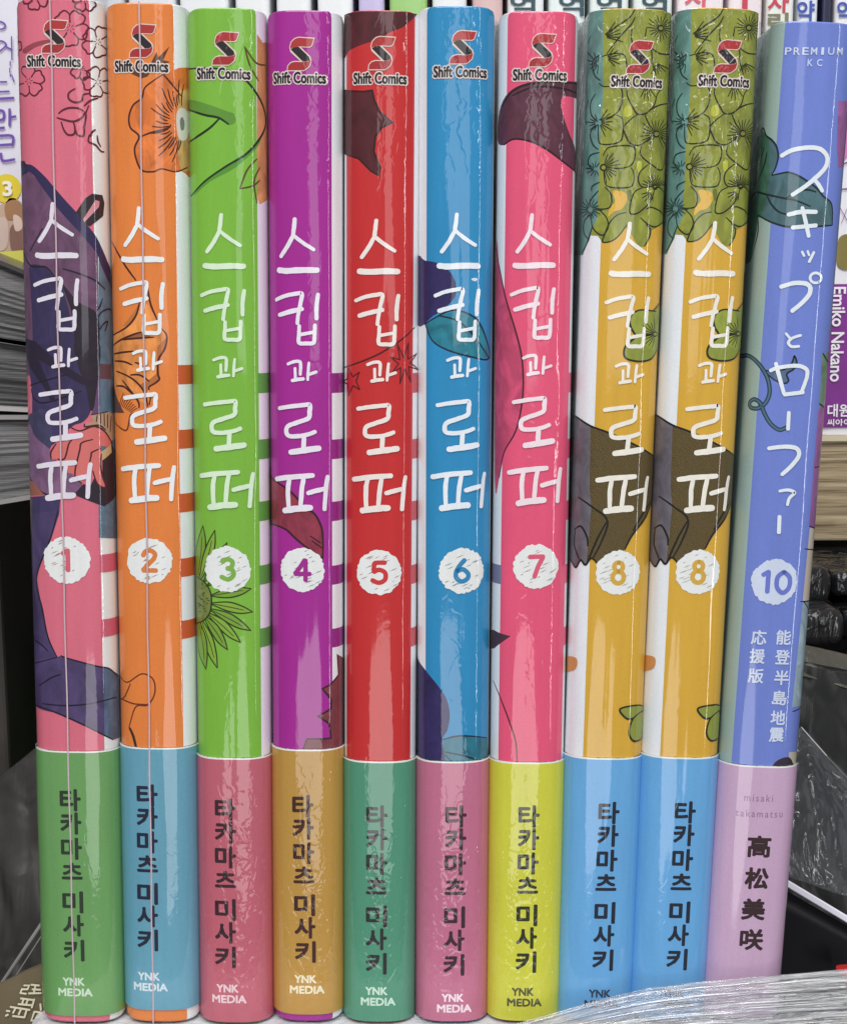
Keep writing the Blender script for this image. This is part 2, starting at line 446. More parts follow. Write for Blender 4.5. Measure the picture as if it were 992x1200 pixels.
        for z, i_ in zip(zs, ins):
            for s in cols:
                (x, y), (nx, ny) = pr.ev(s, -i_)
                V.append((x, y, z)); N.append((nx, ny, 0.9 if z == H else (-0.5 if z == 0 else 0)))
        n = len(cols)
        for r in range(len(zs) - 1):
            for c in range(n - 1):
                Fc.append((r * n + c, r * n + c + 1, (r + 1) * n + c + 1, (r + 1) * n + c))
                m = (cols[c] + cols[c + 1]) / 2; MI.append(0 if sl < m < srr else 1)
        # inner skin of the jacket so it has thickness
        base = len(V); th = 0.0007
        for z in (0.0, H):
            for s in cols:
                (x, y), (nx, ny) = pr.ev(s, -th - 0.0008); V.append((x, y, z)); N.append((0, 0, 1))
        for c in range(n - 1):
            Fc.append(((len(zs) - 1) * n + c, (len(zs) - 1) * n + c + 1, base + n + c + 1, base + n + c)); MI.append(0 if sl < (cols[c] + cols[c + 1]) / 2 < srr else 1)
            Fc.append((c + 1, c, base + c, base + c + 1)); MI.append(0 if sl < (cols[c] + cols[c + 1]) / 2 < srr else 1)
        mats = [pmat(spine_rgb, self.sty), pmat(side_rgb, self.sty)]
        self.cover = mesh('cover', V, Fc, mats, MI, self.root, [Vector(q).normalized() for q in N])
        # pages
        bm = bmesh.new(); D = pr.p[0][1]
        add_box(bm, (0, D / 2 + 0.002, H / 2), (2 * (self.hw - 0.0016), D - 0.006, H - 0.004))
        from_bm('page_block', bm, PAGE, self.root)
    def band(self, rgb, top_px, bot_px, name='paper_band', grad=None):
        pr = self.pr
        zt = self.sz(top_px[0], top_px[1])[1]; zb = self.sz(bot_px[0], bot_px[1])[1] if bot_px else 0.0001
        self.zt, self.zb = zt, zb
        V = []; N = []; Fc = []; MI = []; off = 0.00030; n = len(pr.s)
        zs = [zb, zb, (zb + zt) / 2, zt - 0.0003, zt, zt]; offs = [0.00005, off, off, off, off, 0.00005]
        for z, o_ in zip(zs, offs):
            for s in pr.s:
                (x, y), (nx, ny) = pr.ev(s, o_); V.append((x, y, z)); N.append((nx, ny, 0))
        for r in range(5):
            for c in range(n - 1):
                Fc.append((r * n + c, r * n + c + 1, (r + 1) * n + c + 1, (r + 1) * n + c)); MI.append(1 if r >= 3 else 0)
        return mesh(name, V, Fc, [pmat(rgb, self.sty), pmat((238, 238, 232), self.sty)], MI, self.root, N)
    # lettering
    def title(self, apex, foot, rgb=(236, 238, 238)):
        q0 = REF.P([(259.3, 250.8), (292.5, 594)])
        t0 = self.sz(*apex); t1 = self.sz(*foot)
        a = Vector(q0[1]) - Vector(q0[0]); b = Vector(t1) - Vector(t0)
        k = b.length / a.length; th = math.atan2(b.y, b.x) - math.atan2(a.y, a.x); ca, sa = k * math.cos(th), k * math.sin(th)
        items = []; L0 = 0.10
        for i, (zk, pts, wz) in enumerate(TITLE):
            q = REF.P(catmull(Z(zk, pts), False, 4))
            q = [((t0[0] + (x - q0[0][0]) * ca - (y - q0[0][1]) * sa) * 1000, (t0[1] + (x - q0[0][0]) * sa + (y - q0[0][1]) * ca) * 1000) for x, y in q]
            v, f = ribbon(q, wz / 6 * 0.157 * 1.20, 0.08, 0.10)
            items.append(([(x / 1000, y / 1000) for x, y in v], f, pmat(rgb, self.sty), L0 + i * 0.004))
        return self.build('title_lettering', items)
    def badge(self, c, rpx, digits, drgb, wrgb=(232, 234, 232), scribble=True):
        c0 = self.sz(*c); k = 0.157; n = 64; pts = []
        for i in range(n):
            t = 2 * math.pi * i / n; r = rpx * k * (1.01 + random.uniform(-0.055, 0.03))
            pts.append(((c0[0] * 1000 + r * math.cos(t)) / 1000, (c0[1] * 1000 + r * math.sin(t)) / 1000))
        v, f = polyfill(pts); items = [(v, f, pmat(wrgb, self.sty), 0.085)]
        if scribble:
            for i in range(20):
                u = random.uniform(-0.85, 0.85) * rpx; h = math.sqrt(max(0, (rpx * 0.93) ** 2 - u * u)); a = random.uniform(-h, h * 0.7); ln = random.uniform(3, 11)
                th = R(24); p = []
                for s_ in (0, 0.5, 1):
                    xx = a + ln * s_; p.append(((c0[0] * 1000 + k * (xx * math.cos(th) - u * math.sin(th))), (c0[1] * 1000 + k * (xx * math.sin(th) + u * math.cos(th)))))
                v, f = ribbon(p, 0.15, 0.3, 0.9)
                items.append(([(x / 1000, y / 1000) for x, y in v], f, pmat(tuple(int(0.35 * x + 0.25 * y + 30) for x, y in zip(drgb, wrgb)), self.sty), 0.092 + i * 0.001))
        b = self.build('volume_badge', items)
        it = []
        nd = len(digits); j = 0
        for di, d in enumerate(digits):
            dx = (di - (nd - 1) / 2) * 20
            for st in DIGIT[d]:
                p = catmull(st, False, 5)
                q = [((c0[0] * 1000 + k * (x + dx)), (c0[1] * 1000 - k * y)) for x, y in p]
                v, f = ribbon(q, 5.4 * k, 0.03, 0.0); it.append(([(x / 1000, y / 1000) for x, y in v], f, pmat(drgb, self.sty), 0.115 + 0.004 * j)); j += 1
        self.build('numeral', it, b)
    def logo(self, c, t, wpx=61):
        cc = self.sz(*c); k = 0.157 * MM
        def tr(pts): return [(cc[0] + (x - 450) / 10.7 * k, cc[1] - (y - 428) / 10.7 * k) for x, y in pts]
        outer = [(630, 238), (624, 266), (600, 334), (570, 354), (468, 350), (580, 455), (592, 500), (577, 564), (541, 598), (500, 624), (295, 626), (304, 560), (338, 521), (382, 506), (455, 506), (341, 405), (328, 350), (345, 287), (388, 244), (440, 229)]
        top = [(618, 250), (592, 328), (566, 343), (436, 340), (372, 352), (345, 372), (338, 345), (356, 290), (395, 254), (440, 240)]
        mid = [(345, 376), (376, 352), (436, 342), (562, 458), (572, 488), (548, 508), (490, 516)]
        bot = [(490, 519), (550, 511), (577, 488), (580, 510), (566, 560), (535, 590), (500, 613), (306, 614), (314, 562), (345, 530), (390, 517)]
        cr = (222, 200, 188)
        it = []
        for i, (p, rgb) in enumerate(((outer, cr), (top, (176, 42, 44)), (bot, (166, 36, 42)), (mid, (38, 28, 32)))):
            v, f = polyfill(tr(p)); it.append((v, f, pmat(rgb, self.sty), 0.085 + 0.008 * (i > 0)))
        self.build('publisher_logo', it)
        it = self.bold('Shift Comics', t[0], t[1], wpx + 3.2, 15.6, (226, 210, 204), 0.080, 3.6, n=10, space=1.03) + self.bold('Shift Comics', t[0], t[1], wpx, 13.0, (28, 24, 28), 0.094, 1.25, space=1.03)
        self.build('logo_lettering', it)
    def author(self, c0, c1, rgb=(52, 34, 38), chars='타카마츠미사키'):
        u = [0, .155, .323, .472, .679, .834, 1]; it = []
        for ch, k in zip(chars, u):
            it += self.bold(ch, c0[0] + (c1[0] - c0[0]) * k, c0[1] + (c1[1] - c0[1]) * k, 25.5, 28 if ch != '츠' else 21.5, rgb, 0.325, 2.1)
        self.build('author_lettering', it, zclip=(self.zb, self.zt))
    def ynk(self, c, rgb):
        it = self.bold('YNK', c[0] - 1, c[1] - 6.5, 27, 10.5, rgb, 0.325, 1.1) + self.bold('MEDIA', c[0] + 1, c[1] + 6, 42, 10.5, rgb, 0.325, 1.1)
        self.build('publisher_lettering', it, zclip=(self.zb, self.zt))
    def bars(self, side, ys, h, rgb):
        it = []
        for y in ys:
            z0 = self.sz(CX if False else self.midpx(y), y)[1]
            s0 = self.sr - 0.0002 if side > 0 else self.sl + 0.0002; s1 = s0 + side * 0.035
            zz = [(s0, z0 + h * 0.62 * MM), (s1, z0 + h * 0.62 * MM), (s1, z0 - h * 0.62 * MM), (s0, z0 - h * 0.62 * MM)]
            v, f = polyfill(zz); it.append((v, f, pmat(rgb, self.sty), self.L()))
        self.build('printed_bars', it)
    def midpx(self, y):
        c = self.mw @ Vector((0, 0, self.H * (1 - y / 1195))); return CX + F * (c - CAM).dot(rgt) / (c - CAM).dot(fwd)
    def seam(self, xs):
        """raised glued seam of the film running down the spine"""
        q = [self.sz(x, y) for x, y in xs]; V = []; Fc = []; N = []
        n = 60
        for i in range(n + 1):
            t = i / n; z = self.H * t; j = min(len(q) - 2, 0)
            # s as a function of z, linear between the given points
            s = q[0][0] + (q[-1][0] - q[0][0]) * (z - q[0][1]) / (q[-1][1] - q[0][1]) + 0.00006 * math.sin(i * 0.7)
            for ds, h in ((-0.00014, 0.33), (-0.00005, 0.45), (0.00005, 0.45), (0.00014, 0.33)):
                (x, y), (nx, ny) = self.pr.ev(s + ds, h * MM); V.append((x, y, z)); N.append(Vector((nx + ds * 4000, ny, 0)).normalized())
        for i in range(n):
            for c in range(3): Fc.append((i * 4 + c, i * 4 + c + 1, i * 4 + c + 5, i * 4 + c + 4))
        mesh('film_seam', V, Fc, SEAM, None, self.root, N)
    def wrap(self, ssides, gather=0.0, amp=0.5, seed=0, spread=1.0):
        """loose clear film down the hinge side(s); gather > 0 adds a crumpled lip over the top edge"""
        rnd = random.Random(seed); V = []; Fc = []
        for side in ssides:
            base = len(V); nz = 48; ns = 7
            ph = [rnd.uniform(0, 6.28) for _ in range(8)]
            for i in range(nz + 1):
                t = i / nz; z = 0.002 + (self.H - 0.0035) * t
                loose = 0.00025 + 0.0016 * spread * max(0, (t - 0.80) / 0.20) ** 1.6
                for j in range(ns + 1):
                    u = j / ns; s = side * (self.pr.s_corner - 0.0012 + 0.018 * u)
                    off = 0.00012 + min(1, u * 2.2) * (loose + amp * 0.00012 * (math.sin(t * 40 + ph[0] + u * 3) + math.sin(t * 23 + ph[1] - u * 6) + math.sin(t * 71 + ph[2])))
                    (x, y), _ = self.pr.ev(s, max(0.00012, off)); V.append((x, y, z))
            for i in range(nz):
                for j in range(ns):
                    a = base + i * (ns + 1) + j; Fc.append((a, a + 1, a + ns + 2, a + ns + 1))
        if gather > 0:
            base = len(V); ns = 70; rows = 5; ph = [rnd.uniform(0, 6.28) for _ in range(6)]
            for r in range(rows):
                for j in range(ns + 1):
                    q = j / ns; s = (-1 + 2 * q) * (self.pr.s_corner - 0.0004)
                    cr = 0.5 * math.sin(q * 47 + ph[0] + r) + 0.4 * math.sin(q * 83 + ph[1] - r) + 0.4 * math.sin(q * 23 + ph[2] + 2 * r)
                    off = (0.00012, 0.0003, 0.0002, -0.0006, -0.002)[r]; z = self.H + (-0.0009, -0.0003, gather * 0.5, gather * 0.6, 0.0001)[r]
                    (x, y), _ = self.pr.ev(s, off + cr * 0.00012 * (0 < r < 4)); V.append((x, y, z + cr * gather * 0.5 * (r in (1, 2, 3))))
            for r in range(rows - 1):
                for j in range(ns):
                    a = base + r * (ns + 1) + j; Fc.append((a, a + 1, a + ns + 2, a + ns + 1))
        mesh('shrink_wrap', V, Fc, FILM, None, self.root)

def page_mat(name, rgb, axis_scale, contrast=0.45, bumpd=0.0004):
    t = NT(name); c = lin(rgb); o = t.obj()
    f = t.noise(t.mapping(o, axis_scale), 1.0, 6, 0.75)
    t.l(t.ramp(f, [(0.32, tuple(x * (1 - contrast) for x in c)), (0.62, tuple(min(1, x * (1 + contrast * 0.6)) for x in c))]), t.b.inputs['Base Color'])
    t.b.inputs['Roughness'].default_value = 0.85; t.b.inputs['Specular IOR Level'].default_value = 0.2
    bn = t.n('ShaderNodeBump'); bn.inputs['Distance'].default_value = bumpd; t.l(f, bn.inputs['Height']); t.l(bn.outputs[0], t.b.inputs['Normal'])
    return t.m
PAGE = page_mat('page_paper', (222, 214, 196), (4000, 30, 30))
SEAM = simple('film_seam', (196, 170, 178), 0.25, 0.5, 0.6)
FILM = film_mat('clear_film', 0.12, 0.10, (0.97, 0.98, 0.98), (160, 0.0008), (1, 1, 0.5))

TITLE = [('A', [(236, 68), (230, 130), (222, 190)], 24), ('A', [(226, 180), (185, 258), (135, 332)], 24), ('A', [(228, 186), (290, 236), (370, 288)], 22),
         ('A', [(118, 428), (180, 434), (300, 430), (395, 433)], 34),
         ('A', [(98, 638), (160, 612), (230, 598), (282, 597), (274, 660), (258, 740), (250, 808)], 23), ('A', [(122, 745), (200, 722), (286, 704)], 26),
         ('A', [(397, 602), (386, 690), (385, 776)], 24), ('A', [(264, 822), (262, 880), (262, 942), (312, 948), (364, 944), (372, 880), (374, 818)], 23), ('A', [(268, 886), (368, 868)], 21),
         ('B', [(182, 72), (225, 56), (268, 58), (272, 100), (270, 148)], 19), ('B', [(233, 102), (236, 178)], 18), ('B', [(212, 190), (250, 182), (292, 178)], 21),
         ('B', [(331, 64), (326, 120), (322, 186)], 17), ('B', [(330, 148), (382, 130)], 19),
         ('B', [(120, 384), (200, 372), (300, 362), (336, 364), (334, 410), (326, 456), (250, 484), (182, 510), (170, 550), (190, 580), (270, 580), (330, 568), (372, 552)], 26),
         ('B', [(294, 592), (290, 668)], 30), ('B', [(198, 695), (300, 682), (400, 668)], 35),
         ('B', [(98, 884), (200, 870), (356, 860)], 31), ('B', [(190, 885), (180, 960), (184, 1080)], 27), ('B', [(290, 878), (276, 960), (268, 1072)], 27),
         ('B', [(155, 1106), (250, 1092), (340, 1088)], 38), ('B', [(320, 984), (370, 970), (430, 956)], 28), ('B', [(458, 868), (446, 950), (435, 1102)], 26)]
DIGIT = {'1': [[(-4, -8), (-1, -10), (2, -12)], [(2, -12), (2, 0), (2, 12)]],
         '2': [[(-7, -6), (-4, -11), (2, -12), (7, -8), (5, -2), (-2, 5), (-7, 11)], [(-7, 11.5), (0, 11.5), (8, 11.5)]],
         '3': [[(-6, -9), (0, -12), (6, -9), (5, -3), (0, -1)], [(0, -1), (6, 1), (7, 7), (1, 12), (-7, 9)]],
         '4': [[(3, -12), (-2, -4), (-8, 4)], [(-8, 4.5), (0, 4.5), (9, 4.5)], [(4, -12), (4, 0), (4, 12)]],
         '5': [[(7, -12), (0, -12), (-5, -11.5)], [(-5.5, -11), (-6, -5), (-6, -1)], [(-6, -1), (0, -3.5), (7, 0), (7, 8), (0, 12), (-8, 9)]],
         '6': [[(3, -13), (-3, -6), (-7, 2), (-6, 9), (0, 12.5), (6.5, 9), (7, 3), (1, -2), (-5, 0)]],
         '7': [[(-8, -11.5), (0, -12), (8, -12)], [(7.5, -11), (2, 0), (-2, 12)]],
         '8': [[(5 * math.sin(t * .5236), -7 - 5.2 * math.cos(t * .5236)) for t in range(13)], [(6.6 * math.sin(t * .5236), 5.6 - 7 * math.cos(t * .5236)) for t in range(13)]],
         '0': [[(0, -12.5), (-7, -6), (-7, 6), (0, 12.5), (7, 6), (7, -6), (0, -12.5)]]}

# ================================================================== structure
GZ = -0.0006
wood = NT('shelf_wood'); o_ = wood.obj()
wf = wood.noise(wood.mapping(o_, (16, 60, 420)), 1.0, 5, 0.62, 0.9)
wl = wood.noise(wood.mapping(o_, (40, 200, 2400)), 1.0, 3, 0.6, 0.2)
wm = wood.math('ADD', wood.math('MULTIPLY', wf, 0.7), wood.math('MULTIPLY', wl, 0.3))
wood.l(wood.ramp(wm, [(0.36, lin((96, 76, 54))), (0.45, lin((150, 130, 100))), (0.54, lin((186, 166, 134))), (0.66, lin((206, 190, 160)))]), wood.b.inputs['Base Color'])
wood.b.inputs['Roughness'].default_value = 0.55
DARK = simple('dark_laminate', (52, 48, 48), 0.6, 0.3, var=0.15)
DARKER = simple('dark_board', (30, 27, 27), 0.7, 0.2, var=0.2)
TABLE = simple('white_film_base', (214, 216, 220), 0.35, 0.5, 0.5, bump=(180, 0.0012))

bm = bmesh.new(); add_box(bm, (-0.006, 0.13, GZ - 0.008), (0.143, 0.30, 0.016), bev=0.002)
tb = from_bm('display_surface', bm, TABLE); tag(tb, None, None, kind='structure')
bm = bmesh.new(); add_box(bm, (0.0, 0.35, -0.06), (1.6, 0.9, 0.02))
fl = from_bm('lower_surface', bm, DARKER); tag(fl, None, None, kind='structure')
bm = bmesh.new(); add_box(bm, (0.0, 0.60, 0.2), (1.6, 0.02, 0.7))
bw = from_bm('back_wall', bm, DARKER); tag(bw, None, None, kind='structure')

# ---- bookshelf behind
YB = 0.150
zt = at(960, 511, YB).z; zb_ = at(960, 634, YB).z
sh = empty('bookshelf', (0, YB, zb_), 'wooden bookshelf with pale grained edge behind the row of manga', 'bookshelf')
bm = bmesh.new(); add_box(bm, (0.1, 0.11, (zt - zb_) / 2 - 0.0), (0.66, 0.22, zt - zb_), bev=0.0008)
from_bm('shelf_board', bm, wood.m, sh)
bm = bmesh.new(); add_box(bm, (0.1, -0.0006, zt - zb_ - 0.0006), (0.66, 0.0016, 0.0016))
from_bm('edge_strip', bm, simple('edge_strip', (214, 200, 170), 0.5), sh)
bm = bmesh.new(); add_box(bm, (0.0965, 0.235, 0.06), (0.66, 0.012, 0.34))
from_bm('back_panel', bm, DARKER, sh)

def back_book(x0, x1, rgb, label, text=None, trgb=(40, 60, 70), tx=None, ty=6, tw=26, th=24, group='white book spines on the shelf behind', H=0.19, Y=YB, ext=None, outline=None):
    a = at(x0, 20, Y + 0.001).x; b = at(x1, 20, Y + 0.001).x
    zz = at(960, 511, YB).z
    root = empty('shelf_book', ((a + b) / 2, Y, zz + 0.0003), label, 'book', group)
    hw = (b - a) / 2 - 0.00035
    pr = Profile(hw, min(0.0012, hw * 0.4), R(8), 0.12); V = []; Fc = []; n = len(pr.s)
    for z in (0, 0.09, H):
        for s in pr.s:
            (x, y), _ = pr.ev(s); V.append((x, y, z))
    for r in range(2):
        for c in range(n - 1): Fc.append((r * n + c, r * n + c + 1, (r + 1) * n + c + 1, (r + 1) * n + c))
    mesh('cover', V, Fc, simple('back_cover_%d_%d_%d' % rgb, rgb, 0.4, 0.5, 0.4), None, root)
    bm = bmesh.new(); add_box(bm, (0, 0.0605, H / 2), (2 * hw - 0.0016, 0.115, H - 0.006)); from_bm('page_block', bm, PAGE, root)
    if text:
        k = (Y - 0.0 + DIST) / F / math.cos(PITCH)
        for j, (s, px, py, w_, h_, col) in enumerate(text):
            v, f, asp = text2d(s, 0.02); p = at(px, py, Y)
            V = [(p.x - root.location.x + x * w_ * k, -0.0003, p.z - root.location.z + y * h_ * k) for x, y in v]
            mesh('spine_lettering', V, f, simple('back_ink_%d_%d_%d' % col, col, 0.5), None, root, smooth=False)
    return root
WH = (228, 230, 234)
INK = (46, 74, 84); RED = (196, 60, 84); BLU = (60, 84, 170)
rows = [(62, 104, (206, 210, 214), 'grey-white book spine behind the pink book numbered 1', None),
        (106, 148, (206, 208, 216), 'grey-white book spine between the tops of the pink and orange books', None),
        (150, 208, (220, 222, 228), 'white book spine behind the orange book top', None),
        (210, 270, WH, 'white book spine above the left half of the lime green book', None),
        (275, 318, WH, 'white book spine between the lime green and purple book tops', None),
        (323, 366, WH, 'white book spine above the purple book top', None),
        (371, 415, WH, 'white book spine between the purple and red book tops', None),
        (419, 452, (192, 182, 222), 'pale lilac book spine above the red book top', None),
        (455, 502, (150, 196, 116), 'leaf green book spine between the red and blue book tops', None),
        (505, 548, (226, 228, 232), 'white book spine above the left half of the blue book', None),
        (552, 590, (208, 176, 176), 'dusky pink brown book spine between the blue and hot pink book tops', None),
        (593, 638, WH, 'white book spine with dark lettering above the hot pink book', [('억', 612, 6, 28, 24, INK)]),
        (641, 686, (222, 232, 234), 'pale spine with dark lettering right of the hot pink book top', [('억', 669, 6, 28, 24, INK)]),
        (689, 737, (224, 234, 232), 'pale spine with dark lettering above the left mustard book', [('억', 713, 6, 28, 24, INK)]),
        (740, 788, (224, 232, 230), 'pale spine with dark lettering between the two mustard books', [('억', 766, 6, 28, 24, INK)]),
        (791, 848, (238, 226, 230), 'white spine with pink lettering above the right mustard book', [('사', 816, -2, 28, 22, (214, 96, 112)), ('자', 872, -30, 20, 20, RED)]),
        (851, 893, (236, 222, 226), 'white spine with red bar above the right mustard book', [('ㅣ', 872, 2, 6, 22, RED)]),
        (895, 930, (232, 232, 228), 'white spine with red and olive lettering left of the periwinkle book', [('자', 911, 3, 24, 22, RED), ('린', 911, 26, 24, 20, (120, 120, 90))]),
        (932, 958, (226, 230, 238), 'white spine with blue lettering above the periwinkle book', [('약', 943, 14, 20, 24, BLU)]),
        (960, 973, (26, 30, 64), 'narrow navy book spine above the periwinkle book', None)]
for x0, x1, rgb, lab, tx in rows: back_book(x0, x1, rgb, lab, tx)

# right-hand shelf book with purple label
eb = back_book(975, 1040, (232, 230, 236), 'white shelf book with purple label reading Emiko Nakano beside the periwinkle manga', [('약', 990, 14, 20, 24, BLU)], group=None)
def shelf_part(name, pts, rgb, y=-0.0004, parent=eb, Y=YB, smooth=False, wpx=None):
    P_ = catmull(pts, True, 4) if smooth else pts
    v, f = polyfill([(p[0], p[1]) for p in P_])
    V = []
    for px, py in v:
        p = at(px, py, Y + y) - parent.location; V.append((p.x, y, p.z))
    return mesh(name, V, f, simple('shelfprint_%d_%d_%d' % rgb, rgb, 0.35, 0.5, 0.5, var=0.12), None, parent, smooth=False)
xl = lambda y: 992 - 0  # noqa
# the spine is wider than the visible sliver: its left edge runs just behind the periwinkle book
z0 = at(960, 511, YB).z
def rect_world(name, xa, xb, za, zb2, rgb, y, parent):
    V = [(xa - parent.location.x, y, za - parent.location.z), (xb - parent.location.x, y, za - parent.location.z), (xb - parent.location.x, y, zb2 - parent.location.z), (xa - parent.location.x, y, zb2 - parent.location.z)]
    return mesh(name, V, [(0, 1, 2, 3)], simple('shelfprint_%d_%d_%d' % rgb, rgb, 0.35, 0.5, 0.5, var=0.15), None, parent, smooth=False)
xa = eb.location.x - (at(1040, 20, YB).x - at(975, 20, YB).x) / 2 + 0.0009; xb = xa + 0.0155
rect_world('purple_label', xa, xb, at(975, 501, YB).z, at(975, 333, YB).z, (128, 44, 140), -0.0004, eb)
k = (YB + DIST) / F / math.cos(PITCH)
def rot_text(name, s, px, py, wpx, hpx, rgb, y, parent, rot=-math.pi / 2, Y=YB, off=0.02):
    v, f, asp = text2d(s, off); p = at(px, py, Y + y) - parent.location; ca, sa = math.cos(rot), math.sin(rot)
    V = [(p.x + (x * wpx * ca - yy * hpx * sa) * k, y, p.z + (x * wpx * sa + yy * hpx * ca) * k) for x, yy in v]
    return mesh(name, V, f, simple('ink_%d_%d_%d' % rgb, rgb, 0.5), None, parent, smooth=False)
rot_text('author_lettering', 'Emiko Nakano', 981, 392, 108, 15, (240, 232, 240), -0.0008, eb)
rot_text('publisher_lettering', '대원', 982, 481, 26, 15, (240, 238, 242), -0.0008, eb, 0)
rot_text('publisher_lettering', '씨아이', 982, 495, 27, 8, (240, 238, 242), -0.0008, eb, 0)
shelf_part('printed_flower', [(960, 60), (1000, 50), (1000, 160), (985, 190), (962, 200)], (206, 120, 176), -0.0004, smooth=True)
shelf_part('printed_flower', [(982, 280), (996, 276), (1000, 300), (994, 316), (980, 310)], (130, 116, 60), -0.0004, smooth=True)
for pts in ([(975, 196), (1000, 188)], [(980, 222), (1000, 221)], [(984, 244), (994, 262)], [(992, 244), (985, 262)]):
    (x0, y0), (x1, y1) = pts
    shelf_part('printed_line', [(x0, y0 - .8), (x1, y1 - .8), (x1, y1 + .8), (x0, y0 + .8)], (120, 50, 120), -0.0005)

# ================================================================== the ten books
STRIPES = [449, 527, 600, 675, 749]
# widths in mm from the bands at y=885
def mm(px0, px1): return (at(px1, 885, 0.0028).x - at(px0, 885, 0.0028).x) * 1000
spec = [  # name, sty, side, edge top(60), edge bottom(885), width, top px
    ('b1', 'L', 19, 42, mm(42, 139.5), (65, -3), 'leftmost pink manga volume 1 with a mauve jacket print and sage green band'),
    ('b2', 'L', 124, 141, mm(141, 230.5), (166, 2), 'orange manga volume 2 with a large flower outline and teal blue band'),
    ('b3', 'L', 219, 231, mm(231, 317.5), (262, 8), 'lime green manga volume 3 with a sunflower and dusty rose band'),
    ('b4', 'L', 312.5, 319, mm(319, 402), (351, 11), 'purple magenta manga volume 4 with an ochre band'),
    ('b5', 'L', 402.5, 403, mm(403, 487), (443, 11), 'red manga volume 5 with a dark maroon star and green band'),
    ('b6', 'R', 580, 572.5, mm(488.3, 572.5), (540, 6), 'blue manga volume 6 with navy and teal shapes and rose pink band'),
    ('b7', 'R', 677.5, 661, mm(574, 661), (635, 12), 'hot pink manga volume 7 with dark ribbon sweep and bright yellow band'),
    ('b8', 'R', 786, 752, mm(661, 752), (748, 9), 'left one of the two mustard manga volumes numbered 8, beside the hot pink volume 7')]
B = {}
for key, side, et, eb_, W, tp, lab in spec:
    B[key] = Book('manga_book', key, side, et, eb_, W, tp, lab)
REF = B['b3']
b10 = Book('manga_book', 'b10', 'R', 1001, 935, mm(843, 935), (950, 24), 'periwinkle blue manga volume 10 with Japanese title and lilac band at the right end')

B['b1'].body((218, 104, 126), None, 115, (228, 230, 228)); B['b2'].body((230, 126, 44), 131.5, 210, (230, 234, 236))
B['b3'].body((120, 182, 46), 226, 303.5, (236, 228, 238)); B['b4'].body((166, 22, 146), 317, 389, (234, 236, 240))
B['b5'].body((200, 30, 32), 406, 483, (232, 234, 240)); B['b6'].body((26, 138, 192), 499, 574.6, (230, 230, 234))
B['b7'].body((232, 78, 118), 588.5, 665, (228, 232, 236)); B['b8'].body((216, 166, 34), 696, 771, (230, 234, 240))
b10.body((108, 128, 208), 885, 963, (154, 178, 172))

B['b1'].band((104, 158, 88), (92, 880), (95, 1190)); B['b2'].band((96, 158, 182), (186, 876), (188, 1183))
B['b3'].band((192, 92, 110), (275, 888), None); B['b4'].band((188, 142, 56), (361, 878), (363, 1188))
B['b5'].band((74, 146, 116), (445, 892), None); B['b6'].band((194, 106, 138), (530, 892), None)
B['b7'].band((206, 206, 40), (615, 893), None); B['b8'].band((98, 168, 224), (709, 888), None)
b10.band((202, 166, 198), (885, 897), None)

# ---------------- volume 1
b = B['b1']; MAU = (104, 68, 98); IND = (54, 44, 84); BLK = (40, 28, 42); LN = (128, 28, 58); DK = (38, 24, 48); STP = (46, 36, 80)
it = []
def blossom(b, zk, cx, cy, r, rot, col=LN, w=1.5, petals=5, skip=()):
    for i in range(petals):
        if i in skip: continue
        a = rot + 2 * math.pi * i / petals; pts = []
        for t, rr in ((-0.62, 0.30), (-0.66, 0.72), (-0.40, 0.98), (-0.1, 0.93), (0.05, 0.98), (0.35, 1.0), (0.62, 0.74), (0.60, 0.34)):
            pts.append((cx + r * rr * math.cos(a + t * 0.95), cy + r * rr * math.sin(a + t * 0.95)))
        it.append(b.line(zk, pts, w, col))
    for i in range(6):
        a = rot + i * 1.05; it.append(b.line(zk, [(cx + r * .1 * math.cos(a), cy + r * .1 * math.sin(a)), (cx + r * .24 * math.cos(a), cy + r * .24 * math.sin(a))], 0.9, col, False))
it.append(b.poly('m', [(135, 290), (200, 250), (285, 232), (290, 250), (210, 278), (150, 315)], (150, 62, 74)))
blossom(b, 'm', 412, 165, 108, 0.3); blossom(b, 'm', 170, 475, 92, 0.9, skip=(2,)); blossom(b, 'm', 572, 245, 92, 0.1); blossom(b, 'm', 575, 480, 90, 0.5)
blossom(b, 'm', 480, 400, 70, 1.2, skip=(3, 4)); blossom(b, 'm', 210, -20, 80, 0.5); blossom(b, 'm', 500, -5, 75, 0.9); blossom(b, 'm', 70, 270, 60, 0.0)
for pts in ([(345, 665), (370, 645), (410, 632), (460, 635), (490, 650)], [(335, 690), (370, 700), (430, 712), (480, 690), (500, 655)],
            [(360, 715), (375, 760), (400, 790), (435, 785), (440, 750), (430, 712)], [(440, 750), (455, 790), (490, 795), (495, 740), (505, 680), (500, 655)],
            [(495, 620), (530, 590), (575, 575)], [(520, 620), (505, 660)], [(440, 520), (405, 545), (405, 580), (440, 600), (480, 590), (490, 555), (530, 548)],
            [(525, 790), (520, 830), (560, 850), (590, 885), (610, 890)], [(560, 760), (540, 775), (530, 800)], [(570, 795), (575, 830), (590, 860)]):
    it.append(b.line('m', pts, 1.7, LN))
b.build('printed_blossoms', it); it = []
it.append(b.poly('q', [(-20, 100), (80, 108), (150, 190), (220, 270), (300, 360), (400, 480), (475, 600), (475, 950), (475, 1150), (400, 1300), (200, 1300), (-20, 1300), (-20, 600)], MAU, False, 'wash'))
it.append(b.poly('q', [(480, 600), (510, 600), (560, 720), (640, 1200), (640, 2250), (480, 2250), (475, 1500), (475, 950)], (88, 112, 132), False, 'wash'))
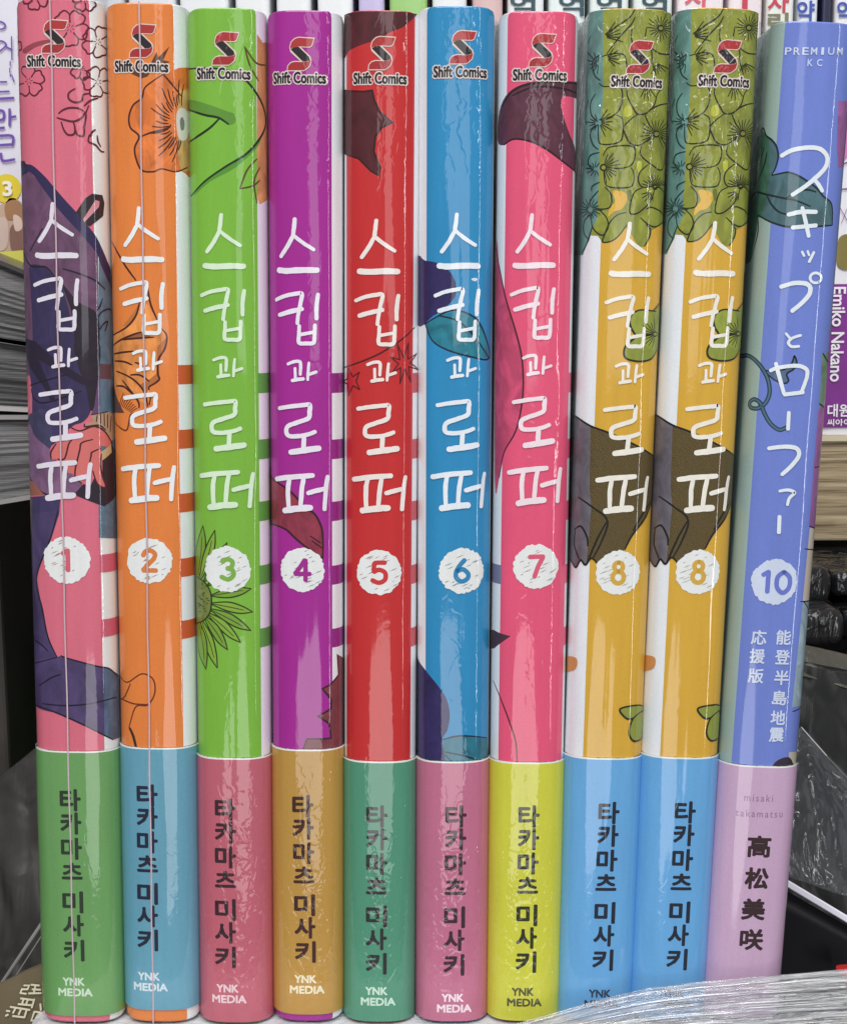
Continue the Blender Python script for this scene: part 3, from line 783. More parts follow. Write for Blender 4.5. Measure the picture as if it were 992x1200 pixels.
it.append(b.poly('q', [(-30, 58), (60, 62), (100, 75), (170, 140), (220, 200), (290, 280), (350, 345), (400, 405), (460, 480), (500, 560), (545, 680), (560, 800), (490, 650), (470, 590), (400, 500), (300, 390), (230, 310), (150, 200), (80, 110), (20, 130), (-30, 150)], STP))
it.append(b.poly('q', [(-20, 45), (45, 42), (62, 76), (-20, 74)], BLK, False))
it.append(b.poly('q', [(345, 345), (400, 262), (440, 235), (500, 243), (512, 290), (505, 365), (425, 428), (395, 405)], (46, 34, 42), False))
it.append(b.poly('q', [(388, 385), (460, 272), (484, 280), (480, 312), (395, 402)], (214, 140, 150), False))
it.append(b.poly('q', [(80, 655), (170, 665), (220, 720), (262, 770), (300, 900), (330, 1050), (370, 1200), (390, 1330), (100, 1330), (95, 1150), (90, 950), (80, 760)], IND, True, 'wash'))
it.append(b.poly('q', [(265, 760), (360, 870), (475, 950), (480, 1200), (470, 1400), (400, 1350), (380, 1200), (340, 1100), (320, 930), (290, 840)], BLK, True, 'wash'))
it.append(b.poly('r', [(30, 40), (230, 0), (330, 120), (400, 240), (385, 400), (340, 470), (270, 500), (130, 620), (50, 500), (40, 300)], IND, True, 'wash'))
it.append(b.poly('r', [(290, 0), (430, 0), (428, 200), (404, 380), (380, 404), (368, 350), (350, 250), (310, 150)], BLK, True, 'wash'))
it.append(b.poly('r', [(404, 380), (428, 200), (436, 200), (438, 420), (385, 425)], (100, 68, 112), False))
it.append(b.poly('r', [(435, 130), (500, 136), (500, 222), (435, 220)], (96, 64, 76), False))
it.append(b.poly('r', [(-60, 470), (20, 430), (120, 400), (160, 560), (130, 640), (60, 570), (-60, 640)], (60, 56, 88), True, 'wash'))
it.append(b.poly('r', [(-60, 520), (20, 480), (60, 560), (150, 640), (200, 720), (330, 830), (290, 890), (120, 905), (30, 870), (-60, 800)], (122, 84, 120), True, 'wash'))
it.append(b.poly('r', [(-30, -30), (60, 0), (180, 110), (390, 240), (404, 268), (330, 252), (150, 150), (10, 40)], DK, False))
it.append(b.poly('r', [(-10, 10), (50, 30), (150, 280), (184, 356), (150, 350), (110, 270), (5, 60)], DK, False))
for pts in ([(30, 258), (100, 235), (240, 195)], [(35, 280), (50, 330), (90, 360), (160, 350), (250, 320), (330, 290)], [(20, 780), (60, 850), (120, 895), (200, 905)]): it.append(b.line('r', pts, 1.4, DK))
it.append(b.poly('r', [(-40, 920), (110, 905), (205, 915), (198, 1010), (160, 1130), (130, 1210), (-60, 1210)], (62, 50, 92), False, 'wash'))
it.append(b.poly('r', [(-20, 815), (50, 822), (112, 900), (-20, 905)], (150, 88, 70), False))
it.append(b.poly('g', [(60, 70), (205, 55), (180, 150), (130, 290), (150, 400), (170, 500), (202, 572), (120, 594), (60, 594)], (70, 56, 98), False, 'wash'))
it.append(b.poly('g', [(60, 590), (200, 572), (216, 566), (240, 576), (340, 603), (368, 608), (368, 842), (300, 812), (200, 767), (125, 740), (60, 720)], (76, 60, 104), False, 'wash'))
it.append(b.poly('g', [(368, 608), (385, 612), (425, 645), (425, 850), (398, 862), (368, 844)], (84, 104, 130), False, 'wash'))
for pts in ([(120, 594), (200, 572)], [(216, 566), (240, 576), (340, 603), (385, 612), (415, 640)], [(140, 672), (180, 645), (215, 632)], [(150, 735), (230, 742), (320, 735), (410, 712)],
            [(125, 740), (200, 767), (300, 812), (398, 862)], [(205, 55), (180, 150), (130, 290), (150, 400), (170, 500), (202, 572)], [(110, 500), (150, 530), (170, 550)]):
    it.append(b.line('g', pts, 1.5, (36, 26, 58)))
for pts in ([(270, 675), (370, 705), (460, 745), (515, 795)], [(470, 918), (488, 890), (500, 850)], [(465, 985), (492, 932), (540, 910), (555, 935)], [(485, 1030), (505, 1000), (530, 985), (515, 1040)], [(-10, 560), (30, 560), (80, 655), (170, 665), (220, 720)], [(60, 110), (20, 135)], [(80, 570), (150, 440)]):
    it.append(b.line('q', pts, 1.5, (44, 26, 62)))
b.build('printed_jacket', it); it = []
it.append(b.poly('r', [(384, 432), (480, 412), (530, 440), (530, 560), (500, 585), (450, 505), (350, 500), (348, 484), (400, 470)], (178, 148, 116), False))
it.append(b.poly('r', [(295, 885), (340, 835), (380, 850), (430, 740), (445, 650), (500, 600), (540, 700), (530, 900), (460, 967), (300, 905)], (42, 30, 44), False))
it.append(b.poly('r', [(440, 650), (500, 600), (504, 650), (446, 700)], (196, 168, 120), False))
it.append(b.poly('r', [(265, 503), (330, 522), (400, 498), (460, 525), (500, 590), (488, 618), (440, 612), (450, 700), (450, 780), (468, 840), (460, 858), (420, 832), (395, 760), (384, 740), (360, 800), (330, 832), (310, 820), (290, 780), (250, 770), (236, 700), (225, 690), (150, 690), (150, 650), (180, 600), (250, 580), (320, 560)], (216, 108, 104), False))
for pts in ([(265, 503), (320, 525), (400, 498), (460, 525), (500, 585), (506, 600)], [(280, 570), (255, 600), (240, 660), (225, 690), (190, 690)], [(395, 575), (330, 595), (318, 640), (290, 780), (330, 832)], [(440, 628), (390, 650), (385, 670), (375, 715)],
            [(395, 760), (420, 832), (460, 858), (468, 840), (450, 790), (440, 720), (445, 660)], [(180, 600), (150, 650), (152, 690)], [(348, 484), (352, 500), (430, 492), (470, 520)], [(385, 430), (480, 412)],
            [(420, 435), (415, 470)], [(440, 428), (440, 480)], [(460, 425), (462, 495)], [(480, 430), (480, 505)], [(500, 440), (495, 530)]):
    it.append(b.line('r', pts, 1.5, (110, 30, 40)))
b.build('printed_hand', it)
b.bars(1, [661, 737], 2.7, (206, 92, 116))
b.logo((63, 43), (62.5, 71.5)); b.title((62, 238), (103, 583), (226, 218, 230)); b.badge((78, 656.5), 27.5, '1', (214, 92, 110))
b.author((83, 937), (87.5, 1113), (42, 56, 40)); b.ynk((88, 1156), (200, 222, 196)); b.seam([(60, 30), (88, 1190)])

# ---------------- volume 2
b = B['b2']; LN2 = (104, 34, 14); it = []
it.append(b.poly('a', [(575, 262), (530, 290), (500, 340), (470, 370), (455, 410), (460, 450), (490, 480), (475, 530), (480, 570), (500, 600), (540, 606), (570, 596), (640, 604), (680, 600), (680, 262)], (224, 116, 40), True, 'wash'))
it.append(b.poly('a', [(626, 300), (640, 320), (690, 300), (690, 600), (640, 604), (628, 560)], (206, 160, 92), False, 'wash'))
it.append(b.poly('a', [(440, 250), (480, 268), (500, 276), (520, 270), (535, 247), (600, 218), (575, 212), (598, 163), (558, 202), (552, 182), (533, 220), (505, 228), (470, 240)], (96, 50, 26), False))
for pts in ([(575, 262), (540, 285), (510, 310), (500, 345), (470, 370), (455, 410), (460, 450), (490, 480), (475, 520), (480, 560), (500, 600), (540, 605), (570, 595), (620, 605), (660, 590)], [(575, 262), (600, 290), (640, 340)], [(500, 480), (530, 468), (590, 452), (602, 440)]):
    it.append(b.line('a', pts, 1.6, LN2))
for i in range(22):
    a = R(95 + i * 8.2); r0 = 44 + (i % 3) * 4; r1 = 72 + (i * 37 % 50); e = 1.35
    it.append(b.line('a', [(642 + r0 * math.cos(a), 432 + e * r0 * math.sin(a)), (642 + (r0 + r1) / 2 * math.cos(a + .03), 432 + e * (r0 + r1) / 2 * math.sin(a + .03)), (642 + r1 * math.cos(a + 0.1), 432 + e * r1 * math.sin(a + .1))], 1.2, LN2))
it.append(b.poly('a', [(622, 400), (642, 380), (665, 400), (670, 440), (660, 485), (640, 496), (625, 470)], (214, 212, 202)))
it.append(b.poly('a', [(634, 425), (642, 412), (650, 430), (648, 455), (638, 458)], (120, 120, 120)))
b.build('printed_flower', it); it = []
it.append(b.poly('t', [(70, 640), (140, 560), (215, 490), (245, 400), (290, 420), (350, 515), (378, 570), (412, 620), (400, 700), (358, 770), (356, 860), (365, 895), (300, 950), (290, 1070), (200, 1000), (70, 930)], (228, 140, 62), False, 'wash'))
it.append(b.poly('t', [(130, 560), (200, 470), (240, 400), (215, 490), (165, 556)], (190, 112, 48), False)); it.append(b.poly('t', [(350, 690), (410, 630), (400, 700), (358, 770), (365, 895), (300, 950), (280, 1000), (240, 930), (300, 900), (345, 860)], (184, 104, 44), False))
it.append(b.poly('t', [(120, 645), (200, 612), (255, 595), (300, 618), (325, 632), (200, 638)], (150, 92, 48), False))
it.append(b.poly('t', [(40, 940), (80, 960), (142, 1112), (40, 1112)], (92, 58, 52), False))
for pts in ([(60, 15), (140, 160), (215, 265)], [(240, 400), (215, 490), (160, 560), (70, 615)], [(290, 315), (310, 420), (350, 515)], [(375, 570), (412, 620), (400, 700), (360, 770), (355, 860), (365, 895), (340, 920), (300, 945), (300, 965)],
            [(70, 680), (120, 645), (200, 610), (255, 595)], [(120, 645), (200, 637), (330, 628)], [(75, 735), (130, 725), (200, 718)], [(80, 780), (140, 785), (190, 805)], [(90, 845), (150, 870), (200, 900), (250, 950), (280, 1010), (290, 1070)],
            [(180, 870), (240, 870), (300, 910)], [(130, 905), (180, 970), (230, 1040), (235, 1080)], [(90, 940), (140, 945), (190, 990)], [(210, 790), (240, 800), (260, 820)], [(300, 1060), (310, 1010)]):
    it.append(b.line('t', pts, 1.7, LN2))
for i in range(9): it.append(b.line('t', [(110 + i * 9, 1060 + i * 6), (135 + i * 11, 985 + i * 12)], 1.1, (140, 50, 20), False))
b.build('printed_figure_lines', it); it = []
for pts in ([(370, 700), (400, 760), (445, 795), (460, 740), (480, 735)], [(425, 640), (450, 660), (500, 630), (540, 650), (545, 700), (520, 740), (480, 745), (460, 800), (455, 820)], [(460, 665), (440, 710), (425, 720)], [(425, 716), (470, 735), (520, 738)]):
    it.append(b.line('d' if pts[0][0] == 370 else 'g', pts, 1.3, (150, 58, 24)))
b.build('printed_bud', it); it = []
it.append(b.line('g', [(458, 822), (470, 850), (480, 890)], 3.6, (58, 36, 24), True, 0.1))
b.build('printed_stalk', it)
b.bars(1, [439, 515, 590, 666, 739], 2.8, (206, 84, 30))
b.logo((166, 48), (165, 77.5)); b.title((163, 243), (200.6, 586)); b.badge((175, 657), 27, '2', (224, 122, 44))
b.author((173, 931.5), (173.7, 1101), (30, 34, 58)); b.ynk((176, 1150), (206, 222, 230)); b.seam([(164, 20), (180, 1190)])

# ---------------- volume 3
b = B['b3']; it = []; LG = (30, 60, 16)
it.append(b.poly('a', [(660, 350), (740, 370), (800, 392), (826, 402), (830, 430), (805, 440), (770, 418), (660, 388)], (92, 146, 44)))
it.append(b.poly('a', [(905, 120), (925, 150), (990, 160), (990, 560), (915, 720), (905, 700)], (206, 142, 84), False, 'wash'))
it.append(b.poly('a', [(918, 480), (870, 540), (790, 590), (720, 640), (680, 692), (740, 640), (830, 590), (905, 520)], (82, 146, 40)))
for pts in ([(660, 385), (720, 405), (770, 415), (805, 438)], [(775, 415), (740, 450), (690, 485), (660, 505)], [(660, 243), (740, 240), (800, 248), (850, 270), (890, 310), (925, 370), (936, 430), (920, 480), (870, 540), (790, 590), (720, 640), (672, 692)]):
    it.append(b.line('a', pts, 2.0, LG))
for pts in ([(862, 165), (880, 230), (910, 285)], [(862, 165), (900, 220), (935, 230)], [(845, 665), (870, 600), (905, 560)], [(845, 665), (890, 655), (915, 635)], [(915, 590), (895, 640), (905, 715)]):
    it.append(b.line('a', pts, 1.6, (120, 96, 24)))
b.build('printed_stem', it); it = []
ccx, ccy = 690, 368
tips = [(715, 108, 0.9), (757, 124, 1), (800, 168, 1), (850, 215, 1), (885, 330, 1), (890, 412, 1), (884, 478, 1), (848, 520, 1), (802, 546, 1), (766, 610, 1), (726, 614, 0.8)]
for i, (tx_, ty_, k_) in enumerate(tips):
    dx, dy = tx_ - ccx, ty_ - ccy; ln = math.hypot(dx, dy); ux, uy = dx / ln, dy / ln; nx_, ny_ = -uy, ux; hw_ = 17
    base = (ccx + ux * 48, ccy + uy * 62)
    L_ = [base] + [(ccx + ux * ln * t + nx_ * hw_ * s_, ccy + uy * ln * t + ny_ * hw_ * s_) for t, s_ in ((0.55, 0.9), (0.8, 0.85))] + [(tx_, ty_)]
    R_ = [(ccx + ux * ln * t - nx_ * hw_ * s_, ccy + uy * ln * t - ny_ * hw_ * s_) for t, s_ in ((0.8, 0.7), (0.55, 0.9))]
    ring = L_ + R_
    it.append(b.poly('g', ring, (130, 172, 44) if i % 2 else (118, 160, 40), False)); it.append(b.line('g', L_, 1.3, (64, 74, 20))); it.append(b.line('g', [base] + R_[::-1] + [(tx_, ty_)], 1.3, (64, 74, 20)))
    it.append(b.line('g', [base, ((base[0] + tx_) / 2 + 3, (base[1] + ty_) / 2), (tx_ * .8 + base[0] * .2, ty_ * .8 + base[1] * .2)], 0.9, (80, 96, 24)))
it.append(b.poly('g', [(640, 280), (693, 288), (725, 312), (744, 352), (741, 410), (718, 442), (693, 452), (640, 460)], (112, 128, 54), True, 'wash'))
it.append(b.line('g', [(693, 288), (725, 312), (744, 352), (741, 410), (718, 442), (693, 452)], 1.4, (60, 66, 24)))
for i in range(26):
    a = random.uniform(-1.3, 1.3); r = random.uniform(5, 44); x, y = 694 + r * math.cos(a), 368 + 1.5 * r * math.sin(a)
    it.append(b.line('g', [(x, y), (x + 5, y + 2)], 1.2, (66, 72, 30), False))
b.build('printed_sunflower', it)
b.bars(1, STRIPES, 2.9, (92, 156, 62))
b.logo((263, 57), (261.5, 86)); b.title((259.3, 250.8), (292.5, 594), (216, 238, 206)); b.badge((266.5, 667), 27, '3', (124, 176, 62))
b.author((264.5, 948), (264.5, 1121), (58, 28, 36)); b.ynk((268, 1164), (232, 200, 206))

# ---------------- volume 4
b = B['b4']; it = []
it.append(b.poly('e', [(20, 850), (45, 860), (60, 890), (110, 925), (160, 978), (190, 1000), (210, 1040), (215, 1090), (215, 1140), (180, 1120), (130, 1080), (90, 1040), (20, 1020)], (140, 44, 66), True, 'wash'))
for pts in ([(20, 850), (60, 890), (110, 925), (160, 978), (190, 1000), (212, 1045), (216, 1100), (215, 1145)], [(20, 1022), (90, 1045), (130, 1080), (180, 1120), (215, 1140)], [(175, 1070), (208, 1092)], [(180, 1085), (212, 1108)]): it.append(b.line('e', pts, 1.9, (74, 16, 34)))
b.build('printed_leaf', it); it = []
it.append(b.poly('h', [(262, 515), (266, 580), (240, 612), (214, 626), (242, 660), (242, 690), (200, 715), (236, 738), (242, 785), (165, 788), (148, 830), (140, 870), (340, 870), (340, 520), (290, 560)], (122, 52, 62), False, 'wash'))
it.append(b.line('h', [(262, 515), (266, 580), (240, 612), (214, 626), (242, 660), (242, 690), (200, 715), (236, 738), (242, 785), (165, 788), (148, 830)], 1.9, (66, 22, 40), False))
b.build('printed_maple_leaf', it)
b.bars(1, STRIPES, 2.9, (150, 30, 132))
b.logo((351, 63.5), (350, 91)); b.title((345.4, 256), (380, 597.4), (236, 228, 240)); b.badge((354, 668), 26, '4', (160, 30, 140))
b.author((355, 944), (358, 1114.7), (66, 32, 26)); b.ynk((359, 1153), (238, 226, 190))

# ---------------- volume 5
b = B['b5']; it = []; MR = (80, 22, 30); ML = (60, 12, 22)
it.append(b.poly('b', [(260, 20), (520, 20), (520, 45), (500, 66), (470, 90), (430, 105), (400, 125), (340, 145), (300, 165), (285, 190), (260, 205)], MR, True, 'wash'))
it.append(b.poly('b', [(262, 286), (300, 294), (345, 296), (375, 292), (382, 325), (400, 362), (440, 396), (405, 412), (385, 440), (380, 490), (400, 540), (397, 568), (370, 552), (330, 512), (285, 495), (262, 492)], MR, False, 'wash'))
it.append(b.line('b', [(262, 286), (300, 294), (345, 296), (375, 292), (382, 325), (400, 362), (440, 396), (405, 412), (385, 440), (380, 490), (400, 540), (397, 568), (370, 552), (330, 512), (285, 495)], 1.8, ML, False))
b.build('printed_star_silhouette', it); it = []
it.append(b.line('e', [(270, 530), (330, 510), (400, 480), (470, 435), (512, 396)], 1.6, (112, 16, 24)))
def starline(cx, cy, ro, ri, n, rot):
    pts = [(cx + (ro if i % 2 == 0 else ri) * math.cos(rot + math.pi * i / n), cy + (ro * 1.5 if i % 2 == 0 else ri) * math.sin(rot + math.pi * i / n)) for i in range(2 * n + 1)]
    for p, q in zip(pts, pts[1:]): it.append(b.line('e', [p, q], 1.2, (120, 18, 26), False, 0.0))
starline(478, 512, 46, 18, 8, 0.3); starline(308, 570, 32, 15, 5, 0.6)
b.build('printed_star_outlines', it)
b.bars(1, STRIPES, 2.9, (204, 84, 96))
b.logo((446, 62.4), (445, 91.6)); b.title((440.8, 257.6), (470.5, 597.5), (240, 228, 222)); b.badge((444, 671), 26.5, '5', (206, 44, 44))
b.author((441.5, 956), (440.8, 1128.5), (44, 42, 44)); b.ynk((442, 1167), (196, 226, 206))

# ---------------- volume 6
b = B['b6']; it = []; NV = (44, 34, 88)
it.append(b.poly('e', [(520, 178), (545, 180), (590, 190), (630, 222), (645, 262), (640, 300), (610, 332), (570, 360), (520, 385)], NV, True, 'wash'))
it.append(b.poly('e', [(545, 385), (590, 358), (660, 340), (702, 360), (735, 412), (752, 495), (690, 490), (620, 470), (570, 440)], (26, 120, 140), False, 'wash'))
for pts in ([(545, 385), (590, 358), (640, 340), (702, 362), (735, 412), (752, 495), (690, 490), (620, 470), (570, 440), (545, 385)], [(590, 358), (650, 375), (700, 420), (752, 495)]): it.append(b.line('e', pts, 1.6, (18, 40, 78)))
it.append(b.poly('e', [(694, 240), (706, 236), (716, 240), (706, 247)], (214, 226, 236)))
b.build('printed_bird', it); it = []
it.append(b.poly('h', [(500, 480), (525, 535), (550, 570), (590, 620), (615, 660), (625, 710), (617, 760), (600, 795), (612, 880), (500, 880)], NV, True, 'wash'))
it.append(b.poly('h', [(602, 790), (660, 778), (745, 784), (760, 880), (612, 880)], (24, 108, 130), False, 'wash'))
for pts in ([(602, 790), (660, 778), (745, 784)], [(610, 830), (680, 845), (745, 870)], [(610, 840), (640, 870)]): it.append(b.line('h', pts, 1.5, (16, 40, 70)))
b.build('printed_navy_shapes', it)
b.logo((541, 55.5), (539.5, 84)); b.title((535, 250.4), (563, 594), (232, 238, 246)); b.badge((541, 669), 27, '6', (36, 132, 184))
b.author((534, 956), (531.5, 1130), (60, 34, 44)); b.ynk((531, 1175), (244, 222, 232))

# ---------------- volume 7
b = B['b7']; it = []; SW = (92, 44, 62)
it.append(b.poly('P', [(583, 165), (585, 130), (596, 108), (618, 97), (650, 95), (682, 98), (684, 116), (660, 113), (658, 128), (668, 160), (684, 196), (684, 208), (668, 196), (652, 184), (636, 172), (618, 165), (600, 163), (590, 170)], SW, True, 'wash'))
for pts in ([(588, 125), (600, 107), (622, 98), (650, 96), (682, 99)], [(600, 112), (626, 102), (660, 104), (682, 113)], [(590, 170), (602, 163), (622, 166), (640, 175), (660, 190), (682, 208)]): it.append(b.line('P', pts, 1.7, (50, 18, 34)))
b.build('printed_ribbon', it); it = []
it.append(b.poly('e', [(775, 150), (785, 200), (805, 300), (835, 400), (855, 480), (862, 560), (858, 640), (838, 730), (800, 800), (785, 880), (770, 880)], (196, 66, 104), True, 'wash'))
it.append(b.line('e', [(768, 100), (785, 200), (805, 300), (835, 400), (855, 480), (862, 560), (858, 640), (838, 730), (800, 800), (785, 880)], 1.5, (100, 26, 50)))
b.build('printed_curve', it); it = []
it.append(b.poly('h', [(740, 428), (768, 436), (822, 456), (768, 496), (740, 500)], (70, 44, 60), False))
b.build('printed_point', it); it = []
it.append(b.line('h', [(765, 600), (790, 660), (820, 740), (838, 800), (842, 866)], 1.4, (120, 40, 62)))
b.build('printed_thread', it)
b.bars(1, STRIPES, 2.9, (232, 92, 128))
b.bars(-1, [675], 2.9, (120, 120, 150))
b.logo((634, 59), (632.5, 87.5)); b.title((623, 251), (652, 588), (244, 224, 232)); b.badge((628, 664), 26.5, '7', (222, 84, 118))
b.author((619.3, 956), (615.7, 1126.7), (44, 48, 24)); b.ynk((613, 1168), (78, 76, 34))

# ---------------- volume 8
b = B['b8']; it = []; OL = (138, 144, 46); ON = (46, 52, 20)
it.append(b.poly('p', [(20, -120), (700, -120), (700, 1075), (520, 1078), (485, 1095), (455, 1112), (452, 1150), (425, 1196), (390, 1200), (345, 1120), (320, 1096), (285, 1140), (250, 1170), (205, 1178), (178, 1140), (20, 1120)], OL, False, 'wash'))
it.append(b.poly('p', [(-60, -120), (100, -120), (205, -60), (205, 400), (186, 700), (176, 1050), (150, 1100), (135, 1160), (100, 1240), (-60, 1240)], (96, 140, 134), False, 'wash'))
it.append(b.poly('p', [(255, 905), (320, 915), (327, 960), (300, 1000), (262, 1012), (232, 1038), (242, 990), (268, 960)], (222, 172, 36)))
it.append(b.poly('p', [(318, 470), (345, 462), (358, 500), (335, 522), (315, 508)], (186, 186, 44))); it.append(b.poly('p', [(382, 755), (405, 752), (402, 800), (384, 800)], (184, 186, 52)))
it.append(b.poly('p', [(330, 905), (350, 900), (352, 945), (338, 960)], (104, 112, 36)))
for pts in ([(215, 90), (280, 45), (345, 0), (380, -60)], [(225, 190), (290, 105), (350, 40), (372, 0)], [(355, 55), (352, 100), (358, 150), (342, 190)], [(200, 205), (260, 190), (310, 195), (326, 230), (325, 290), (305, 345)],
            [(185, 345), (210, 362), (270, 358), (300, 375), (306, 420), (300, 460), (275, 500), (240, 520), (185, 535)], [(275, 510), (305, 530), (309, 590), (300, 640), (260, 660), (192, 660), (180, 620), (180, 560)],
            [(350, 350), (330, 380), (335, 420), (360, 470), (385, 505), (430, 500), (470, 460), (488, 400), (515, 370)], [(385, 505), (340, 540), (312, 572), (315, 600), (345, 655), (390, 668), (430, 645), (465, 612)],
            [(430, 505), (455, 480), (500, 458), (545, 450)], [(422, 508), (445, 560), (470, 592)], [(405, 670), (398, 710), (420, 740), (460, 770), (500, 797), (520, 778), (528, 700)], [(205, 722), (230, 682), (290, 670), (355, 672), (371, 690), (368, 740), (345, 775), (290, 788), (225, 782)],
            [(352, 785), (366, 820), (358, 875), (320, 889), (240, 885), (215, 860), (208, 800)], [(440, 768), (398, 806), (388, 850), (410, 885), (470, 880)], [(215, 885), (245, 920), (250, 960), (238, 992), (200, 1000), (165, 995)],
            [(410, 888), (370, 910), (350, 960), (344, 1018), (380, 1023), (430, 985), (460, 940), (472, 895)], [(470, 890), (500, 888), (520, 912)], [(430, 1000), (455, 990), (500, 1010), (522, 1042)],
            [(325, 1018), (280, 1030), (240, 1070), (210, 1140), (204, 1172), (250, 1166), (290, 1135), (330, 1080)], [(400, 1045), (440, 1080), (480, 1092), (520, 1062)], [(430, 1080), (452, 1110), (444, 1150), (420, 1192)],
            [(180, 1000), (220, 1040), (232, 1090), (205, 1135), (170, 1120), (148, 1085), (145, 1030)], [(455, 160), (500, 190), (560, 195)], [(430, 60), (425, 130), (455, 165), (462, 240), (480, 300)], [(560, 60), (548, 120), (552, 190)], [(505, 620), (530, 680), (535, 760)]):
    it.append(b.line('p', pts, 1.25, ON))
b.build('printed_hydrangeas', it); it = []
TL = (34, 74, 74)
for pts in ([(165, 400), (140, 450), (145, 510), (178, 545)], [(178, 560), (140, 600), (150, 660), (180, 690)], [(185, 705), (140, 720), (128, 760), (150, 800)], [(180, 905), (150, 940), (132, 975)], [(185, 200), (150, 230), (160, 300), (190, 330)],
            [(140, 100), (120, 170), (150, 210)], [(150, 1020), (110, 1060), (105, 1120), (130, 1160)], [(150, 1090), (120, 1180), (95, 1230)], [(186, 860), (150, 880), (145, 905)], [(130, 430), (110, 500), (120, 560)]):
    it.append(b.line('p', pts, 1.4, TL))
def veins(zk, cx, cy, r0, r1, a0, a1, n, col, w=0.8):
    for i in range(n):
        a = R(a0 + (a1 - a0) * i / max(1, n - 1)); rr = r1 * random.uniform(0.7, 1.05)
        it.append(b.line(zk, [(cx + r0 * math.cos(a), cy + r0 * math.sin(a)), (cx + (r0 + rr) / 2 * math.cos(a + .05), cy + (r0 + rr) / 2 * math.sin(a + .05)), (cx + rr * math.cos(a + .07), cy + rr * math.sin(a + .07))], w, col))
def ring(zk, cx, cy, r, col):
    it.append(b.line(zk, [(cx + r * math.cos(t * .5236), cy + r * math.sin(t * .5236)) for t in range(12)] + [(cx + r, cy)], 1.3, col))
veins('p', 505, 58, 18, 75, 0, 340, 20, ON); ring('p', 505, 58, 14, ON); veins('p', 482, 608, 20, 90, 120, 420, 20, ON); ring('p', 482, 608, 15, ON)
veins('p', 207, 783, 20, 88, -75, 75, 11, ON); ring('p', 207, 783, 15, ON); veins('p', 475, 885, 16, 70, -170, -20, 11, ON); ring('p', 475, 885, 11, ON); veins('p', 462, 905, 16, 70, 85, 160, 5, ON)
veins('p', 182, 550, 16, 80, -60, 60, 8, ON); veins('p', 430, 350, 10, 80, 50, 110, 5, ON); veins('p', 480, 240, 10, 70, 20, 110, 6, ON); veins('p', 225, 215, 10, 75, -60, 40, 6, ON); veins('p', 215, 105, 12, 100, -60, 10, 6, ON)
veins('p', 178, 550, 14, 55, 110, 250, 7, TL); veins('p', 140, 1002, 14, 60, 0, 330, 16, TL); veins('p', 165, 790, 10, 50, 60, 300, 9, TL); veins('p', 180, 240, 10, 60, 90, 270, 8, TL)
b.build('printed_petal_veins', it); it = []
it.append(b.poly('v', [(-90, 250), (65, 312), (145, 365), (250, 405), (320, 440), (400, 475), (480, 525), (560, 580), (560, 640), (480, 740), (440, 860), (370, 955), (330, 1032), (270, 1120), (185, 1112), (150, 1080), (118, 1116), (92, 1090), (66, 1130), (35, 1080), (-90, 1000)], (88, 72, 34), False, 'weave'))
it.append(b.poly('v', [(-90, 250), (65, 312), (146, 365), (140, 700), (150, 800), (135, 1000), (122, 1108), (118, 1116), (92, 1090), (66, 1130), (35, 1080), (-90, 1000)], (104, 98, 108), False, 'wash'))
for pts in ([(20, 290), (65, 312), (145, 365), (250, 405), (400, 475), (485, 528)], [(80, 750), (150, 800), (236, 878), (200, 1000), (155, 1085)], [(236, 878), (190, 960), (150, 1050), (130, 1100)], [(60, 925), (95, 908), (128, 970), (130, 1015)], [(484, 745), (440, 860), (370, 955), (330, 1032)],
            [(470, 770), (420, 850), (375, 930)], [(35, 1080), (66, 1130), (92, 1090), (118, 1116), (150, 1080), (185, 1112)], [(65, 930), (60, 1010), (85, 1085)]):
    it.append(b.line('v', pts, 1.8, (34, 26, 18)))
b.build('printed_tweed_jacket', it); it = []
it.append(b.poly('f', [(372, 345), (355, 350), (305, 348), (276, 372), (278, 405), (292, 435), (262, 465), (255, 492), (268, 510), (310, 517), (345, 508), (362, 480), (380, 470)], (140, 150, 50), True, 'wash'))
for pts in ([(360, 352), (305, 348), (276, 372), (278, 405), (292, 435), (262, 465), (255, 492), (268, 510), (310, 517), (345, 508), (362, 480)], [(292, 435), (320, 430), (350, 428)], [(350, 350), (370, 325)]): it.append(b.line('f', pts, 1.7, ON))
veins('f', 358, 427, 8, 55, 100, 260, 11, ON); ring('f', 357, 427, 7, ON)
b.build('printed_petals', it); it = []
for fill, edge in (([(243, 706), (300, 694), (322, 702), (300, 730), (275, 740), (256, 732)], [(322, 700), (300, 694), (243, 706), (256, 732), (275, 740), (300, 728), (322, 705)]), ([(310, 715), (320, 760), (312, 803), (286, 812), (272, 790), (284, 740)], [(315, 712), (284, 740), (272, 785), (286, 812), (312, 803), (322, 760)])):
    it = [b.poly('i', fill, (140, 150, 50)), b.line('i', edge, 1.7, ON)]; b.build('printed_leaflet', it)
it = []
it.append(b.poly('i', [(40, 540), (70, 532), (100, 540), (98, 572), (70, 584), (40, 582)], (206, 140, 78)))
b.build('printed_spot', it)
b.logo((748, 67), (746.5, 95.5), 59); b.title((737.6, 261), (753, 598), (240, 234, 222)); b.badge((724, 671), 26.5, '8', (212, 166, 50))
b.author((712.7, 952), (705.6, 1124.4), (28, 34, 50)); b.ynk((703, 1170), (36, 56, 84))

